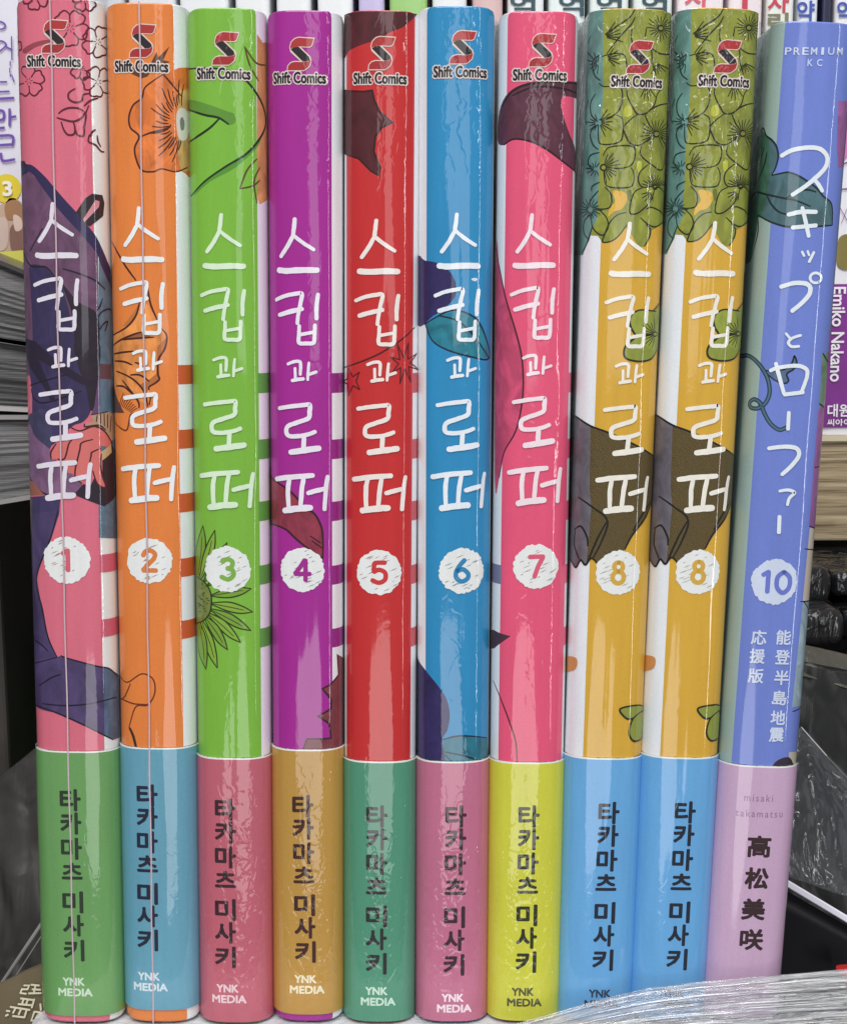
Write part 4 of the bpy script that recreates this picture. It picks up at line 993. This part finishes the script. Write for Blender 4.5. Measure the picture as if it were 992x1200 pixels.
# ---------------- volume 10
b = b10; it = []; GT = (72, 106, 114); GL = (22, 50, 54)
it.append(b.poly('n', [(560, -100), (640, -100), (640, 250), (560, 262), (552, 150)], (150, 92, 150), False, 'wash'))
b.build('printed_side_panel', it); it = []
it.append(b.poly('o', [(540, 120), (620, 100), (640, 300), (525, 430)], (112, 140, 112), False, 'wash'))
it.append(b.poly('o', [(520, 430), (545, 410), (640, 420), (640, 1130), (467, 1090)], (148, 90, 150), False, 'wash'))
b.build('printed_side_panel', it); it = []
it.append(b.poly('i', [(868, 110), (940, 110), (940, 350), (845, 350)], (198, 184, 168), False)); it.append(b.poly('i', [(846, 350), (940, 350), (930, 700), (810, 700)], (148, 170, 180), False, 'wash'))
b.build('printed_side_panel', it); it = []
it.append(b.poly('l', [(800, 60), (860, 60), (850, 480), (780, 480)], (190, 180, 160), False)); it.append(b.poly('l', [(785, 480), (850, 480), (840, 800), (770, 800)], (130, 150, 156), False))
b.build('printed_side_panel', it); it = []
it.append(b.poly('n', [(150, 48), (172, 88), (200, 110), (226, 145), (236, 200), (222, 260), (202, 300), (240, 294), (290, 286), (340, 302), (390, 332), (440, 368), (480, 415), (525, 458), (532, 500), (528, 570), (450, 578), (300, 582), (200, 556), (128, 520), (122, 600), (85, 768), (40, 800), (40, 400), (85, 230), (110, 150)], GT, False, 'wash'))
it.append(b.poly('n', [(150, 48), (185, 100), (190, 300), (170, 420), (150, 530), (122, 530), (118, 620), (85, 768), (40, 800), (40, 400), (85, 230), (110, 150)], (60, 104, 84), False, 'wash'))
for pts in ([(95, 200), (110, 150), (150, 48), (172, 88), (200, 110), (226, 145), (236, 200), (222, 260), (202, 300)], [(202, 302), (240, 294), (290, 286), (340, 302), (390, 332), (440, 368), (480, 415), (525, 460), (528, 572)], [(528, 572), (450, 578), (300, 582), (200, 556), (128, 518)],
            [(85, 440), (115, 395), (170, 405), (260, 425), (330, 438), (410, 470)], [(175, 410), (200, 460), (240, 500), (290, 515)], [(280, 425), (330, 395), (390, 380), (440, 392)], [(125, 520), (128, 600), (110, 680), (85, 768)], [(120, 330), (140, 230), (160, 150)], [(100, 300), (130, 220), (150, 130)], [(115, 360), (160, 250), (175, 180)]):
    it.append(b.line('n', pts, 1.7, GL))
b.build('printed_leaf', it); it = []
vine = [(62, 60), (75, 125), (125, 128), (170, 160), (210, 210), (238, 270), (245, 340), (222, 395), (180, 425), (140, 420), (134, 392), (160, 374), (195, 398), (215, 450), (250, 510), (300, 546), (340, 532)]
it.append(b.poly('o', [(210, 205), (260, 215), (330, 205), (370, 170), (385, 132), (398, 170), (380, 205), (342, 232), (352, 268), (330, 285), (280, 270), (230, 240)], (80, 104, 140), False))
it.append(b.line('o', [(215, 210), (260, 215), (330, 205), (370, 170), (385, 132), (398, 170), (380, 205), (342, 232), (352, 268), (330, 285), (280, 270), (235, 235)], 1.6, GL))
it.append(b.line('o', vine, 5.0, GL, True, 0)); it.append(b.line('o', vine, 2.3, (74, 108, 130), True, 0))
it.append(b.poly('i', [(748, 905), (752, 885), (775, 870), (803, 868), (812, 905)], (52, 40, 56)))
for pts in ([(545, 115), (565, 150), (590, 190)], [(525, 400), (550, 420), (562, 460)], [(500, 758), (540, 748)], [(470, 1088), (512, 1104)]): it.append(b.line('o', pts, 1.6, (36, 26, 40)))
for pts in ([(852, 178), (890, 182)], [(838, 352), (876, 350)], [(848, 352), (872, 384)], [(812, 715), (850, 700)]): it.append(b.line('i', pts, 1.5, (30, 26, 34)))
b.build('printed_vine', it); it = []
WT = (226, 234, 240)
for i, (zk, pts, wz) in enumerate([('n', [(255, 197), (310, 167), (400, 152), (465, 162), (500, 205), (488, 262), (430, 322), (370, 370), (312, 408)], 5), ('n', [(428, 322), (455, 355), (474, 388)], 4.4),
        ('n', [(290, 515), (360, 500), (440, 500)], 5), ('n', [(312, 585), (440, 573)], 5), ('n', [(365, 477), (385, 560), (400, 632)], 4.6), ('n', [(364, 715), (375, 738)], 3), ('n', [(394, 712), (402, 735)], 2.8), ('n', [(428, 718), (402, 770)], 3.4),
        ('n', [(250, 905), (320, 885), (385, 888), (408, 912), (400, 950), (360, 995), (310, 1036)], 5.2), ('n', [(437 + 30 * math.cos(t * .5236 + 1), 857 + 27 * math.sin(t * .5236 + 1)) for t in range(13)], 3.2),
        ('f', [(789, 425), (802, 440)], 3.2), ('f', [(838, 431), (810, 440), (797, 455), (808, 468), (832, 467)], 3.4), ('o', [(250, 212), (300, 195), (400, 185), (450, 205), (455, 240), (440, 290), (425, 328)], 4.6), ('o', [(280, 172), (300, 250), (325, 342)], 4.6), ('o', [(328, 347), (432, 334)], 5.2),
        ('o', [(352, 448), (348, 542)], 5), ('o', [(240, 650), (330, 640), (395, 650), (408, 690), (370, 745), (314, 797)], 5), ('o', [(300, 890), (350, 884), (384, 900), (355, 930), (344, 968)], 3.8), ('o', [(300, 1033), (296, 1124)], 5.2)]):
    x = b.line(zk, pts, wz, WT, True, 0.1, 0.05); it.append((x[0], x[1], x[2], 0.10 + 0.004 * i))
b.build('title_lettering', it)
it = []
for ch, x, y in (('能', 782, 470), ('登', 778, 535), ('半', 775, 603), ('島', 768, 670), ('地', 763, 735), ('震', 758, 792), ('応', 700, 470), ('援', 695, 532), ('版', 690, 597)):
    p = Z('i', [(x, y)])[0]; it += b.bold(ch, p[0], p[1], 18, 18, (206, 216, 238), 0.10, 0.9)
b.build('edition_lettering', it); it = []
for i, ch in enumerate('PREMIUM'): it.append(b.text(ch, 923 + i * 10, 60, (3 if ch == 'I' else 7), 8, (206, 216, 240), 0.10, 0.01))
for i, ch in enumerate('KC'): it.append(b.text(ch, 948.5 + i * 11, 73.5, 6, 7.5, (206, 216, 240), 0.10, 0.01))
b.build('imprint_lettering', it)
b.badge((907, 682), 27, '10', (104, 120, 206), (206, 216, 238), False)
it = []
for ch, x, y in (('高', 700, 370), ('松', 692, 475), ('美', 681, 577), ('咲', 675, 677)):
    p = Z('l', [(x, y)])[0]; it += b.bold(ch, p[0], p[1], 29, 28, (56, 34, 38), 0.325, 2.2)
it.append(b.text('misaki', 888, 934.5, 34, 9, (150, 112, 150), 0.325, 0.0, 1.3)); it.append(b.text('takamatsu', 889, 953, 56, 9, (150, 112, 150), 0.325, 0.0, 1.3))
b.build('author_lettering', it, zclip=(b.zb, b.zt))

# ---------------- loose film on the wrapped books
B['b1'].wrap([1], 0, 0.6, 1, 0.6); B['b2'].wrap([1], 0, 0.6, 2, 0.8); B['b3'].wrap([1], 0, 0.6, 3, 0.5); B['b4'].wrap([1], 0, 0.6, 4, 0.4)
B['b5'].wrap([1, -1], 0, 0.6, 5, 0.4); B['b6'].wrap([-1, 1], 0, 0.8, 6, 0.6); B['b7'].wrap([-1, 1], 0, 1.0, 7, 0.8); B['b8'].wrap([-1, 1], 0, 1.2, 8, 2.0)

# ---------------- the second volume 8: a copy of the first with its own place
src = B['b8']
tmpb = Book('manga_book', 'b8', 'R', 887, 840.5, mm(751, 840.5), (845, 11), 'right one of the two mustard manga volumes numbered 8, next to the periwinkle book')
tmpb.root.location.x = tmpb.root.location.x
def copy_children(o, newp):
    for ch in list(o.children):
        c = ch.copy(); C.objects.link(c); c.parent = newp; copy_children(ch, c)
copy_children(src.root, tmpb.root)

# ================================================================== left side: stacked books lying, book standing above
LB = 0.012
def lying_book(name, label, quad, rgbp, cover_rgb, Y=LB, depth=0.12, group=None, zk=None):
    """a book lying flat, seen on its page edges; quad = left-top, right-top, right-bottom, left-bottom in the photo"""
    lt, rt, rb, lb = [at(x, y, Y) for x, y in quad]
    root = empty(name, (lb + rb) / 2, label, 'book', group)
    o = root.location; nx, nz = 14, 26; V = []; Fc = []; rnd = random.Random(len(label))
    lz = [rnd.uniform(-0.0003, 0.0004) for _ in range(nz + 1)]
    for i in range(nz + 1):
        t = i / nz
        for j in range(nx + 1):
            u = j / nx; p = (lb.lerp(rb, u)).lerp(lt.lerp(rt, u), t)
            V.append((p.x - o.x, 0.0014 + lz[i] + 0.001 * math.sin(t * 5 + u * 2), p.z - o.z))
    for i in range(nz):
        for j in range(nx):
            a = i * (nx + 1) + j; Fc.append((a, a + 1, a + nx + 2, a + nx + 1))
    n0 = len(V)
    for t_ in (0, nz):
        for j in (0, nx):
            v = V[t_ * (nx + 1) + j]; V.append((v[0], depth, v[2]))
    a00, a01, a10, a11 = n0, n0 + 1, n0 + 2, n0 + 3
    Fc += [tuple(range(nz * (nx + 1), nz * (nx + 1) + nx + 1)) + (a11, a10), tuple(range(nx, -1, -1)) + (a00, a01), (a00, a01, a11, a10)]
    Fc += [tuple(nx + (nx + 1) * i for i in range(nz + 1)) + (a11, a01), tuple((nx + 1) * i for i in range(nz, -1, -1)) + (a00, a10)]
    mesh('page_block', V, Fc, rgbp, None, root, smooth=False)
    for top in (0, 1):
        l, r = (lt, rt) if top else (lb, rb); d = 0.0009 * (1 if top else -1); zz = 0.00005 if top else -0.00005
        V = []
        for yy in (0.0, depth + 0.001):
            for p in (l, r):
                for h in (zz, d): V.append((p.x - o.x, yy, p.z - o.z + h))
        mesh('cover', V, [(0, 2, 3, 1), (4, 5, 7, 6), (0, 1, 5, 4), (2, 6, 7, 3), (1, 3, 7, 5), (0, 4, 6, 2)], simple('lying_cover_%d_%d_%d' % cover_rgb, cover_rgb, 0.4, 0.5, 0.3), None, root, smooth=False)
GP = page_mat('grey_pages', (140, 140, 140), (9, 9, 5200), 0.6, 0.0006)
GP2 = page_mat('grey_pages_lower', (116, 116, 116), (9, 9, 4700), 0.6, 0.0006)
lying_book('lying_book', 'thick grey-paged book lying on top of the stack at the left edge', [(-120, 262), (36, 325), (42, 402), (-120, 376)], GP, (70, 68, 68))
lying_book('lying_book', 'darker grey-paged book lying second from top in the left stack', [(-120, 383), (42, 408), (43, 478), (-120, 470)], GP2, (180, 178, 176))
lying_book('lying_book', 'grey-paged book lying at the bottom of the left stack below the dark gap', [(-120, 492), (44, 492), (47, 578), (-120, 606)], GP, (150, 148, 146))
bm = bmesh.new(); p = at(-40, 485, LB + 0.004)
add_box(bm, (p.x, p.y + 0.06, p.z), (0.035, 0.118, 0.0018)); tag(from_bm('gap_shade_slab', bm, simple('gap_shade_black', (22, 20, 20), 0.6)), 'thin black slab painting the shade in the gap of the left book stack', 'shade strip')  # dark slab stands in for the shade between the lying books

# standing book with purple lettering
Yp = 0.03
pz0 = at(10, 322, Yp).z; pz1 = at(10, -160, Yp).z
x0 = at(-60, 100, Yp).x; x1 = at(27, 100, Yp).x
pb = empty('standing_book', (x0, Yp, pz0), 'white book with purple lettering and yellow volume mark standing at the upper left corner', 'book')
bm = bmesh.new(); add_box(bm, ((x1 - x0) / 2, 0.04, (pz1 - pz0) / 2), (x1 - x0, 0.08, pz1 - pz0), bev=0.0008)
from_bm('cover', bm, simple('white_gloss_cover', (226, 226, 236), 0.3, 0.5, 0.5, var=0.05), pb)
kY = (Yp + DIST) / F
def pb_poly(name, pts, rgb, y=-0.0002, smooth=True):
    v, f = polyfill(catmull(pts, True, 4) if smooth else pts); V = []
    for a, c in v:
        p = at(a, c, Yp + y); V.append((p.x - x0, y, p.z - pz0))
    return mesh(name, V, f, simple('pbprint_%d_%d_%d' % rgb, rgb, 0.35, 0.5, 0.5), None, pb, smooth=False)
def pb_lines(name, lines, rgb, y=-0.0003):
    V = []; Fc = []
    for i, (pts, w_) in enumerate(lines):
        v, f = ribbon(catmull(pts, False, 4), w_); base = len(V)
        for a, c in v:
            p = at(a, c, Yp + y); V.append((p.x - x0, y - i * 0.00001, p.z - pz0))
        Fc += [tuple(base + q for q in g_) for g_ in f]
    return mesh(name, V, Fc, simple('pbink_%d_%d_%d' % rgb, rgb, 0.4), None, pb, smooth=False)
s5 = lambda pts: [(x / 5, y / 5) for x, y in pts]
pb_lines('title_lettering', [(s5(p), 2.0) for p in ([(-60, 130), (-20, 125), (15, 130), (33, 150), (20, 168), (0, 172)], [(-40, 290), (0, 240), (38, 262), (0, 300)], [(38, 275), (72, 292)], [(-40, 480), (40, 480)], [(-40, 540), (55, 535)])] +
         [(s5(p), 3.0) for p in ([(-60, 582), (80, 574)], [(-60, 650), (18, 650), (18, 700), (-40, 705), (-40, 750), (25, 748)], [(58, 640), (58, 735)], [(58, 690), (92, 682)], [(-40, 800), (72, 796), (74, 850)], [(-60, 855), (78, 846)], [(8, 900), (18, 942), (86, 934)])] +
         [(s5(p), 1.4) for p in ([(62, 360), (62, 385)], [(60, 400), (60, 425)], [(62, 435), (64, 450)], [(72, 440), (84, 480)], [(70, 215), (72, 350)])], (112, 78, 170))
pb_poly('volume_mark', [(2 + 17 * math.cos(t * math.pi / 8) + 6, 221 + 17 * math.sin(t * math.pi / 8)) for t in range(16)], (226, 206, 60))
v, f, asp = text2d('3', 0.03); p = at(9, 221, Yp - 0.0004)
mesh('numeral', [(p.x - x0 + x * 11 * kY, -0.0005, p.z - pz0 + y * 17 * kY) for x, y in v], f, simple('numeral_white', (240, 240, 236), 0.4), None, pb, smooth=False)
pb_poly('printed_picture', [(-60, 248), (0, 240), (12, 232), (24, 236), (30, 250), (30, 296), (-60, 300)], (200, 172, 150))
for pts, c_ in (([(6, 240), (18, 234), (28, 244), (26, 262), (16, 258), (8, 256)], (166, 124, 88)), ([(-6, 262), (4, 254), (10, 264), (8, 290), (-6, 292)], (212, 190, 176)), ([(12, 268), (22, 262), (30, 276), (28, 296), (14, 294)], (140, 104, 92)), ([(16, 252), (25, 256), (26, 268), (18, 270)], (224, 200, 184))):
    pb_poly('printed_figures', pts, c_, -0.0003 - 0.00003 * pts[0][0] / 22)
pb_poly('yellow_stripe', [(-60, 300), (30, 293), (30, 330), (-60, 330)], (222, 220, 100), -0.0004, False)

# lower left: dark panels, clear film, olive round label book
def sheet(name, pts, rgbmat, label, cat, Y0, Y1=None, nu=26, nv=26, amp=0.001, seed=0, kind=None, thick=0.0003, group=None, freq=(3, 4)):
    """crumpled sheet through 4 photo points (tl,tr,br,bl) standing at depth Y0 (top) to Y1 (bottom)"""
    Y1 = Y0 if Y1 is None else Y1; tl, tr, br, bl = pts; rnd = random.Random(seed)
    ph = [(rnd.uniform(0.5, 1) * freq[0] * (k + 1) ** 0.9, rnd.uniform(-1, 1) * freq[1] * (k + 1) ** 0.8, rnd.uniform(0, 6.28), 1 / (k + 1) ** 0.8) for k in range(7)]
    TL, TR, BR, BL = at(*tl, Y0), at(*tr, Y0), at(*br, Y1), at(*bl, Y1); V = []; Fc = []
    org = (BL + BR) / 2
    for i in range(nv + 1):
        v_ = i / nv
        for j in range(nu + 1):
            u = j / nu; p = BL.lerp(BR, u).lerp(TL.lerp(TR, u), v_)
            h = sum(a * (1 - abs(math.sin(fu * u + fv * v_ + q)) * 1.6) for fu, fv, q, a in ph) * amp
            V.append(Vector((p.x, p.y + h, p.z)) - org)
    for i in range(nv):
        for j in range(nu):
            a = i * (nu + 1) + j; Fc.append((a, a + 1, a + nu + 2, a + nu + 1))
    o = mesh(name, V, Fc, rgbmat); o.location = org
    sm = o.modifiers.new('thickness', 'SOLIDIFY'); sm.thickness = thick; sm.offset = 1
    return tag(o, label, cat, group, kind)

bm = bmesh.new(); a = at(-60, 600, 0.05); c = at(17, 1000, 0.05)
add_box(bm, ((a.x + c.x) / 2, 0.075, 0.03), (c.x - a.x, 0.05, 0.16), bev=0.001)
tag(from_bm('shelf_divider', bm, simple('taupe_laminate', (70, 64, 62), 0.55, 0.4, var=0.12)), 'dark taupe vertical shelf divider under the left book stack', 'shelf divider')
CLEARD = film_mat('smoky_film', 0.10, 0.4, (0.80, 0.80, 0.80), (160, 0.004))
def bag_mat(name, rgb, rough=0.25, scale=90, dist=0.004):
    t = NT(name); t.b.inputs['Base Color'].default_value = (*lin(rgb), 1); t.b.inputs['Roughness'].default_value = rough
    t.b.inputs['Specular IOR Level'].default_value = 0.45
    v = t.obj(); bn = t.n('ShaderNodeBump'); bn.inputs['Distance'].default_value = dist
    f1 = t.noise(t.mapping(v, (1, 1, 0.35), (0, R(-38), 0)), scale, 2, 0.45, 1.6)
    vo = t.n('ShaderNodeTexVoronoi', feature='DISTANCE_TO_EDGE'); vo.inputs['Scale'].default_value = scale * 0.5
    w_ = t.n('ShaderNodeTexNoise'); w_.inputs['Scale'].default_value = scale * 0.6; t.l(v, w_.inputs['Vector'])
    ad = t.n('ShaderNodeMix', data_type='VECTOR'); ad.inputs[0].default_value = 0.03; t.l(t.mapping(v, (1, 1, 0.4), (0, R(-30), 0)), ad.inputs[4]); t.l(w_.outputs['Color'], ad.inputs[5])
    t.l(ad.outputs[1], vo.inputs['Vector'])
    cr = t.math('SUBTRACT', 1.0, t.math('DIVIDE', vo.outputs['Distance'], 0.10), True)
    t.l(t.math('ADD', t.math('MULTIPLY', f1, 1.0), t.math('MULTIPLY', cr, 0.12)), bn.inputs['Height']); t.l(bn.outputs[0], t.b.inputs['Normal'])
    return t.m
BAG = bag_mat('black_bag_plastic', (22, 21, 21), 0.34, 30, 0.004); BAG2 = bag_mat('charcoal_bag_plastic', (52, 49, 48), 0.3, 60, 0.003)
sheet('plastic_bag', [(-60, 960), (62, 860), (62, 1220), (-60, 1220)], bag_mat('grey_bag_plastic', (62, 59, 58), 0.4, 60, 0.003), 'crumpled grey plastic film behind the lower left corner of the first book', 'plastic film', 0.035, 0.02, amp=0.0012, seed=3)
it = []
def strip(name, p0, p1, wpx, Y, m, label, cat):
    a, b_ = at(*p0, Y), at(*p1, Y); bm = bmesh.new(); d = b_ - a; ang_ = math.atan2(d.z, d.x)
    add_box(bm, (0, 0, 0), (d.length, 0.0008, wpx * (Y + DIST) / F), Matrix.Rotation(-ang_, 3, 'Y'), 0.0002, 1)
    o = from_bm(name, bm, m); o.location = (a + b_) / 2; return tag(o, label, cat)
GRS = simple('pale_film_fold', (150, 148, 146), 0.3, 0.5, 0.4)
strip('film_fold', (0, 1156), (52, 1078), 4.5, 0.016, GRS, 'wider pale folded film edge slanting beside the sage green band', 'film edge')
strip('film_fold', (15, 1150), (52, 1092), 1.8, 0.016, GRS, 'thin pale folded film edge slanting beside the sage green band', 'film edge')
# olive round-ended book
Yo = 0.006
rnd_pts = [(-70, 1150), (-40, 1146), (-10, 1150), (12, 1146), (30, 1138), (50, 1136), (62, 1138), (62, 1240), (-70, 1240)]
ob = empty('olive_card', at(0, 1200, Yo), 'olive brown card with cream block lettering at the bottom left corner', 'card')
v, f = polyfill(catmull([(-70, 1190), (-40, 1170), (0, 1156), (25, 1144), (46, 1136), (70, 1132), (70, 1250), (0, 1255), (-70, 1250)], True, 4))
Vv = []; 
for yy in (0, 0.0012):
    for a, c in v:
        p = at(a, c, Yo) - ob.location; Vv.append((p.x, yy + 0.12 * p.z + 0.0, p.z))
n_ = len(v); Ff = list(f) + [tuple(n_ + q for q in reversed(t)) for t in f] + [(i, (i + 1) % n_, n_ + (i + 1) % n_, n_ + i) for i in range(n_)]
mesh('card_board', Vv, Ff, simple('olive_card', (106, 94, 70), 0.4, 0.5, 0.3, var=0.1), None, ob, smooth=False)
def card_lines(lines, wz):
    V = []; Fc = []
    for i, pts in enumerate(lines):
        vv, ff = ribbon(Z('u', pts), wz / 6); base = len(V)
        for a, c in vv:
            p = at(a, c, Yo) - ob.location; V.append((p.x, 0.12 * p.z - 0.0003 - i * 0.00001, p.z))
        Fc += [tuple(base + q for q in g_) for g_ in ff]
    mesh('card_lettering', V, Fc, simple('cream_ink', (220, 212, 184), 0.5), None, ob, smooth=False)
card_lines([[(165, 940), (200, 940), (190, 965), (150, 965), (140, 990), (180, 995)], [(215, 935), (270, 940)], [(225, 965), (280, 968)], [(245, 940), (235, 990)], [(200, 992), (285, 990)],
            [(145, 1025), (230, 1035)], [(165, 1030), (155, 1060)], [(195, 1035), (185, 1060)], [(130, 1062), (225, 1070)], [(240, 1030), (225, 1085)],
            [(75, 1080), (210, 1100)], [(110, 1090), (95, 1120)], [(150, 1095), (135, 1130)], [(190, 1100), (175, 1150)], [(95, 1140), (170, 1148)], [(45, 1138), (60, 1130)], [(50, 1105), (70, 1108)],
            [(245, 1110), (225, 1170), (290, 1165)], [(285, 1060), (290, 1100)], [(250, 1110), (300, 1118)]], 13)

# ================================================================== right side: under the shelf
Yr = 0.10
def roll(name, quad, Y, label, rgb=(24, 23, 24), d=0.05):
    """dark glossy bound spine lying on its side, rounded to the front"""
    (xa_, ya_), (xb_, yb_) = quad; a = at(xa_, ya_, Y); c = at(xb_, yb_, Y); bm = bmesh.new()
    add_box(bm, (0, d / 2, 0), (c.x - a.x, d, a.z - c.z), None, min(c.x - a.x, a.z - c.z) * 0.32, 5)
    o = from_bm(name, bm, bag_mat('gloss_black_%d' % xa_, rgb, 0.12, 150, 0.0015), None, True); o.location = ((a.x + c.x) / 2, Y, (a.z + c.z) / 2)
    return tag(o, label, 'wrapped book', 'dark wrapped books under the shelf')
roll('wrapped_book', ((915, 666), (975, 711)), Yr, 'upper black glossy wrapped book end under the wooden shelf, left of the dark bar', (40, 39, 40))
roll('wrapped_book', ((975, 672), (1060, 700)), Yr + 0.01, 'black glossy wrapped book at the right edge just under the wooden shelf', (30, 30, 34))
roll('wrapped_book', ((925, 716), (990, 759)), Yr - 0.012, 'lower black glossy wrapped book end above the grey ledge at the right', (46, 45, 46))
roll('wrapped_book', ((985, 716), (1060, 752)), Yr + 0.002, 'lower black wrapped book at the very right edge under the shelf', (22, 22, 24))
sheet('plastic_bag', [(880, 742), (1010, 772), (1010, 812), (880, 776)], simple('taupe_film', (86, 82, 74), 0.35, 0.5, 0.2, bump=(200, 0.001)), 'taupe grey bag rim slanting under the dark wrapped books at the right', 'bag rim', 0.07, 0.06, amp=0.0006, seed=5)
sheet('plastic_bag', [(860, 760), (1020, 790), (1020, 1120), (860, 1010)], BAG, 'black crumpled plastic bag on the right behind the periwinkle book', 'plastic bag', 0.062, 0.045, 40, 60, amp=0.0006, seed=11)
sheet('film_sheet', [(936, 850), (1020, 938), (1020, 1060), (900, 1020)], film_mat('bag_clear_film', 0.02, 0.05, (0.9, 0.9, 0.92), (60, 0.003), (1, 1, 0.5)), 'clear film layered over the black plastic bag below a painted crease glint', 'plastic film', 0.05, 0.035, 40, 40, amp=0.0005, seed=21)
strip('crease_glint', (938, 852), (968, 886), 1.6, 0.046, simple('painted_bright_glint', (210, 210, 214), 0.25, 0.5, 0.5), 'painted bright upper glint on the clear film over the black bag', 'film edge')  # pale strip paints the highlight along the fold of the film
strip('crease_glint', (968, 886), (1010, 930), 1.1, 0.046, simple('painted_dim_glint', (120, 120, 122), 0.25, 0.5, 0.5), 'painted dim lower glint on the clear film over the black bag', 'film edge')  # duller strip carries the painted highlight further down
LIL = simple('lilac_gloss_edge', (240, 238, 250), 0.2, 0.6, 0.8)
strip('glossy_edge', (915, 1031), (1010, 1088), 8, 0.028, LIL, 'shiny lilac white book edge slanting down at the lower right', 'book edge')
bm = bmesh.new(); a = at(900, 1040, 0.03)
blk = sheet('black_book', [(880, 1020), (1015, 1098), (1015, 1230), (880, 1230)], simple('black_gloss_cover', (10, 8, 13), 0.35, 0.25, 0.0), 'black glossy book cover lying below the shiny lilac edge with red mark', 'book', 0.031, 0.026, 8, 8, amp=0.0, thick=0.002)
ra = at(985, 1132, 0.025)
def small_poly(name, pts, Y, rgb, label, cat):
    v, f = polyfill(catmull(pts, True, 4)); org = at(pts[0][0], pts[0][1], Y); V = [at(a, c, Y) - org for a, c in v]
    o = mesh(name, V, f, simple(name + '_print', rgb, 0.3, 0.5, 0.4), None, blk, smooth=False); o.location = org - blk.location; return o
small_poly('red_print', [(979, 1132), (992, 1130), (1010, 1128), (1010, 1150), (985, 1142)], 0.0215, (196, 44, 34), None, None)
# ---- bunched clear stretch film, bottom right
def stretch_film():
    nu, nv = 150, 90; V = []; Fc = []; UV = []
    rnd = random.Random(5); ph = [(rnd.uniform(0, 6.28), rnd.uniform(0.6, 1.4)) for _ in range(14)]
    top = [(520, 1226), (580, 1204), (640, 1188), (700, 1173), (760, 1160), (820, 1150), (880, 1143), (940, 1139), (1040, 1134)]
    def ty(x):
        for (a, b_), (c, d) in zip(top, top[1:]):
            if x <= c: return b_ + (d - b_) * (x - a) / (c - a)
        return top[-1][1]
    for i in range(nv + 1):
        v_ = i / nv
        for j in range(nu + 1):
            u = j / nu; px = 520 + 520 * u
            y0 = ty(px) + 2.0 * math.sin(u * 11); Y = -0.0035 - 0.016 * v_ ** 1.1
            py = y0 + (1290 - y0) * v_
            w_ = v_ * 52 + 1.2 * math.sin(3 * u + 1)
            h = sum(math.sin(w_ * (k + 1) * 0.8 + ph[k][0] + u * ph[k][1] * 2.2) / (k + 1) ** 0.6 for k in range(5)) * 0.00030
            V.append(at(px, py, Y + h)); UV.append((u, v_))
    for i in range(nv):
        for j in range(nu):
            a = i * (nu + 1) + j; Fc.append((a, a + 1, a + nu + 2, a + nu + 1))
    org = at(800, 1200, -0.01); V = [v - org for v in V]
    t = NT('stretch_film'); t.t.nodes.remove(t.b)
    uv = t.n('ShaderNodeUVMap').outputs[0]
    rib = t.noise(t.mapping(uv, (1.6, 95, 1)), 1.0, 3, 0.65, 0.25)
    rib2 = t.noise(t.mapping(uv, (3.0, 26, 1), loc=(3, 5, 0)), 1.0, 2, 0.6, 0.4)
    bn = t.n('ShaderNodeBump'); bn.inputs['Distance'].default_value = 0.0006; t.l(rib, bn.inputs['Height'])
    tr = t.n('ShaderNodeBsdfTransparent'); tr.inputs[0].default_value = (0.93, 0.94, 0.97, 1)
    gl = t.n('ShaderNodeBsdfGlossy'); gl.inputs['Roughness'].default_value = 0.10; t.l(bn.outputs[0], gl.inputs['Normal'])
    df = t.n('ShaderNodeBsdfDiffuse'); df.inputs[0].default_value = (0.72, 0.73, 0.78, 1); t.l(bn.outputs[0], df.inputs['Normal'])
    op = t.math('ADD', t.math('MULTIPLY', t.math('SUBTRACT', rib, 0.46, True), 2.4, True), t.math('MULTIPLY', t.math('SUBTRACT', rib2, 0.50, True), 2.0, True))
    m1 = t.n('ShaderNodeMixShader'); m1.inputs[0].default_value = 0.45; t.l(tr.outputs[0], m1.inputs[1]); t.l(gl.outputs[0], m1.inputs[2])
    m2 = t.n('ShaderNodeMixShader'); t.l(t.math('MINIMUM', t.math('ADD', op, 0.06), 0.42), m2.inputs[0]); t.l(m1.outputs[0], m2.inputs[1]); t.l(df.outputs[0], m2.inputs[2]); t.l(m2.outputs[0], t.out.inputs[0])
    o = mesh('stretch_film', V, Fc, t.m); o.location = org
    uvl = o.data.uv_layers.new(name='UVMap')
    for lp in o.data.loops: uvl.data[lp.index].uv = UV[lp.vertex_index]
    tag(o, 'clear ribbed stretch film bunched before the blue and lilac bands, lower right', 'stretch film')
stretch_film()
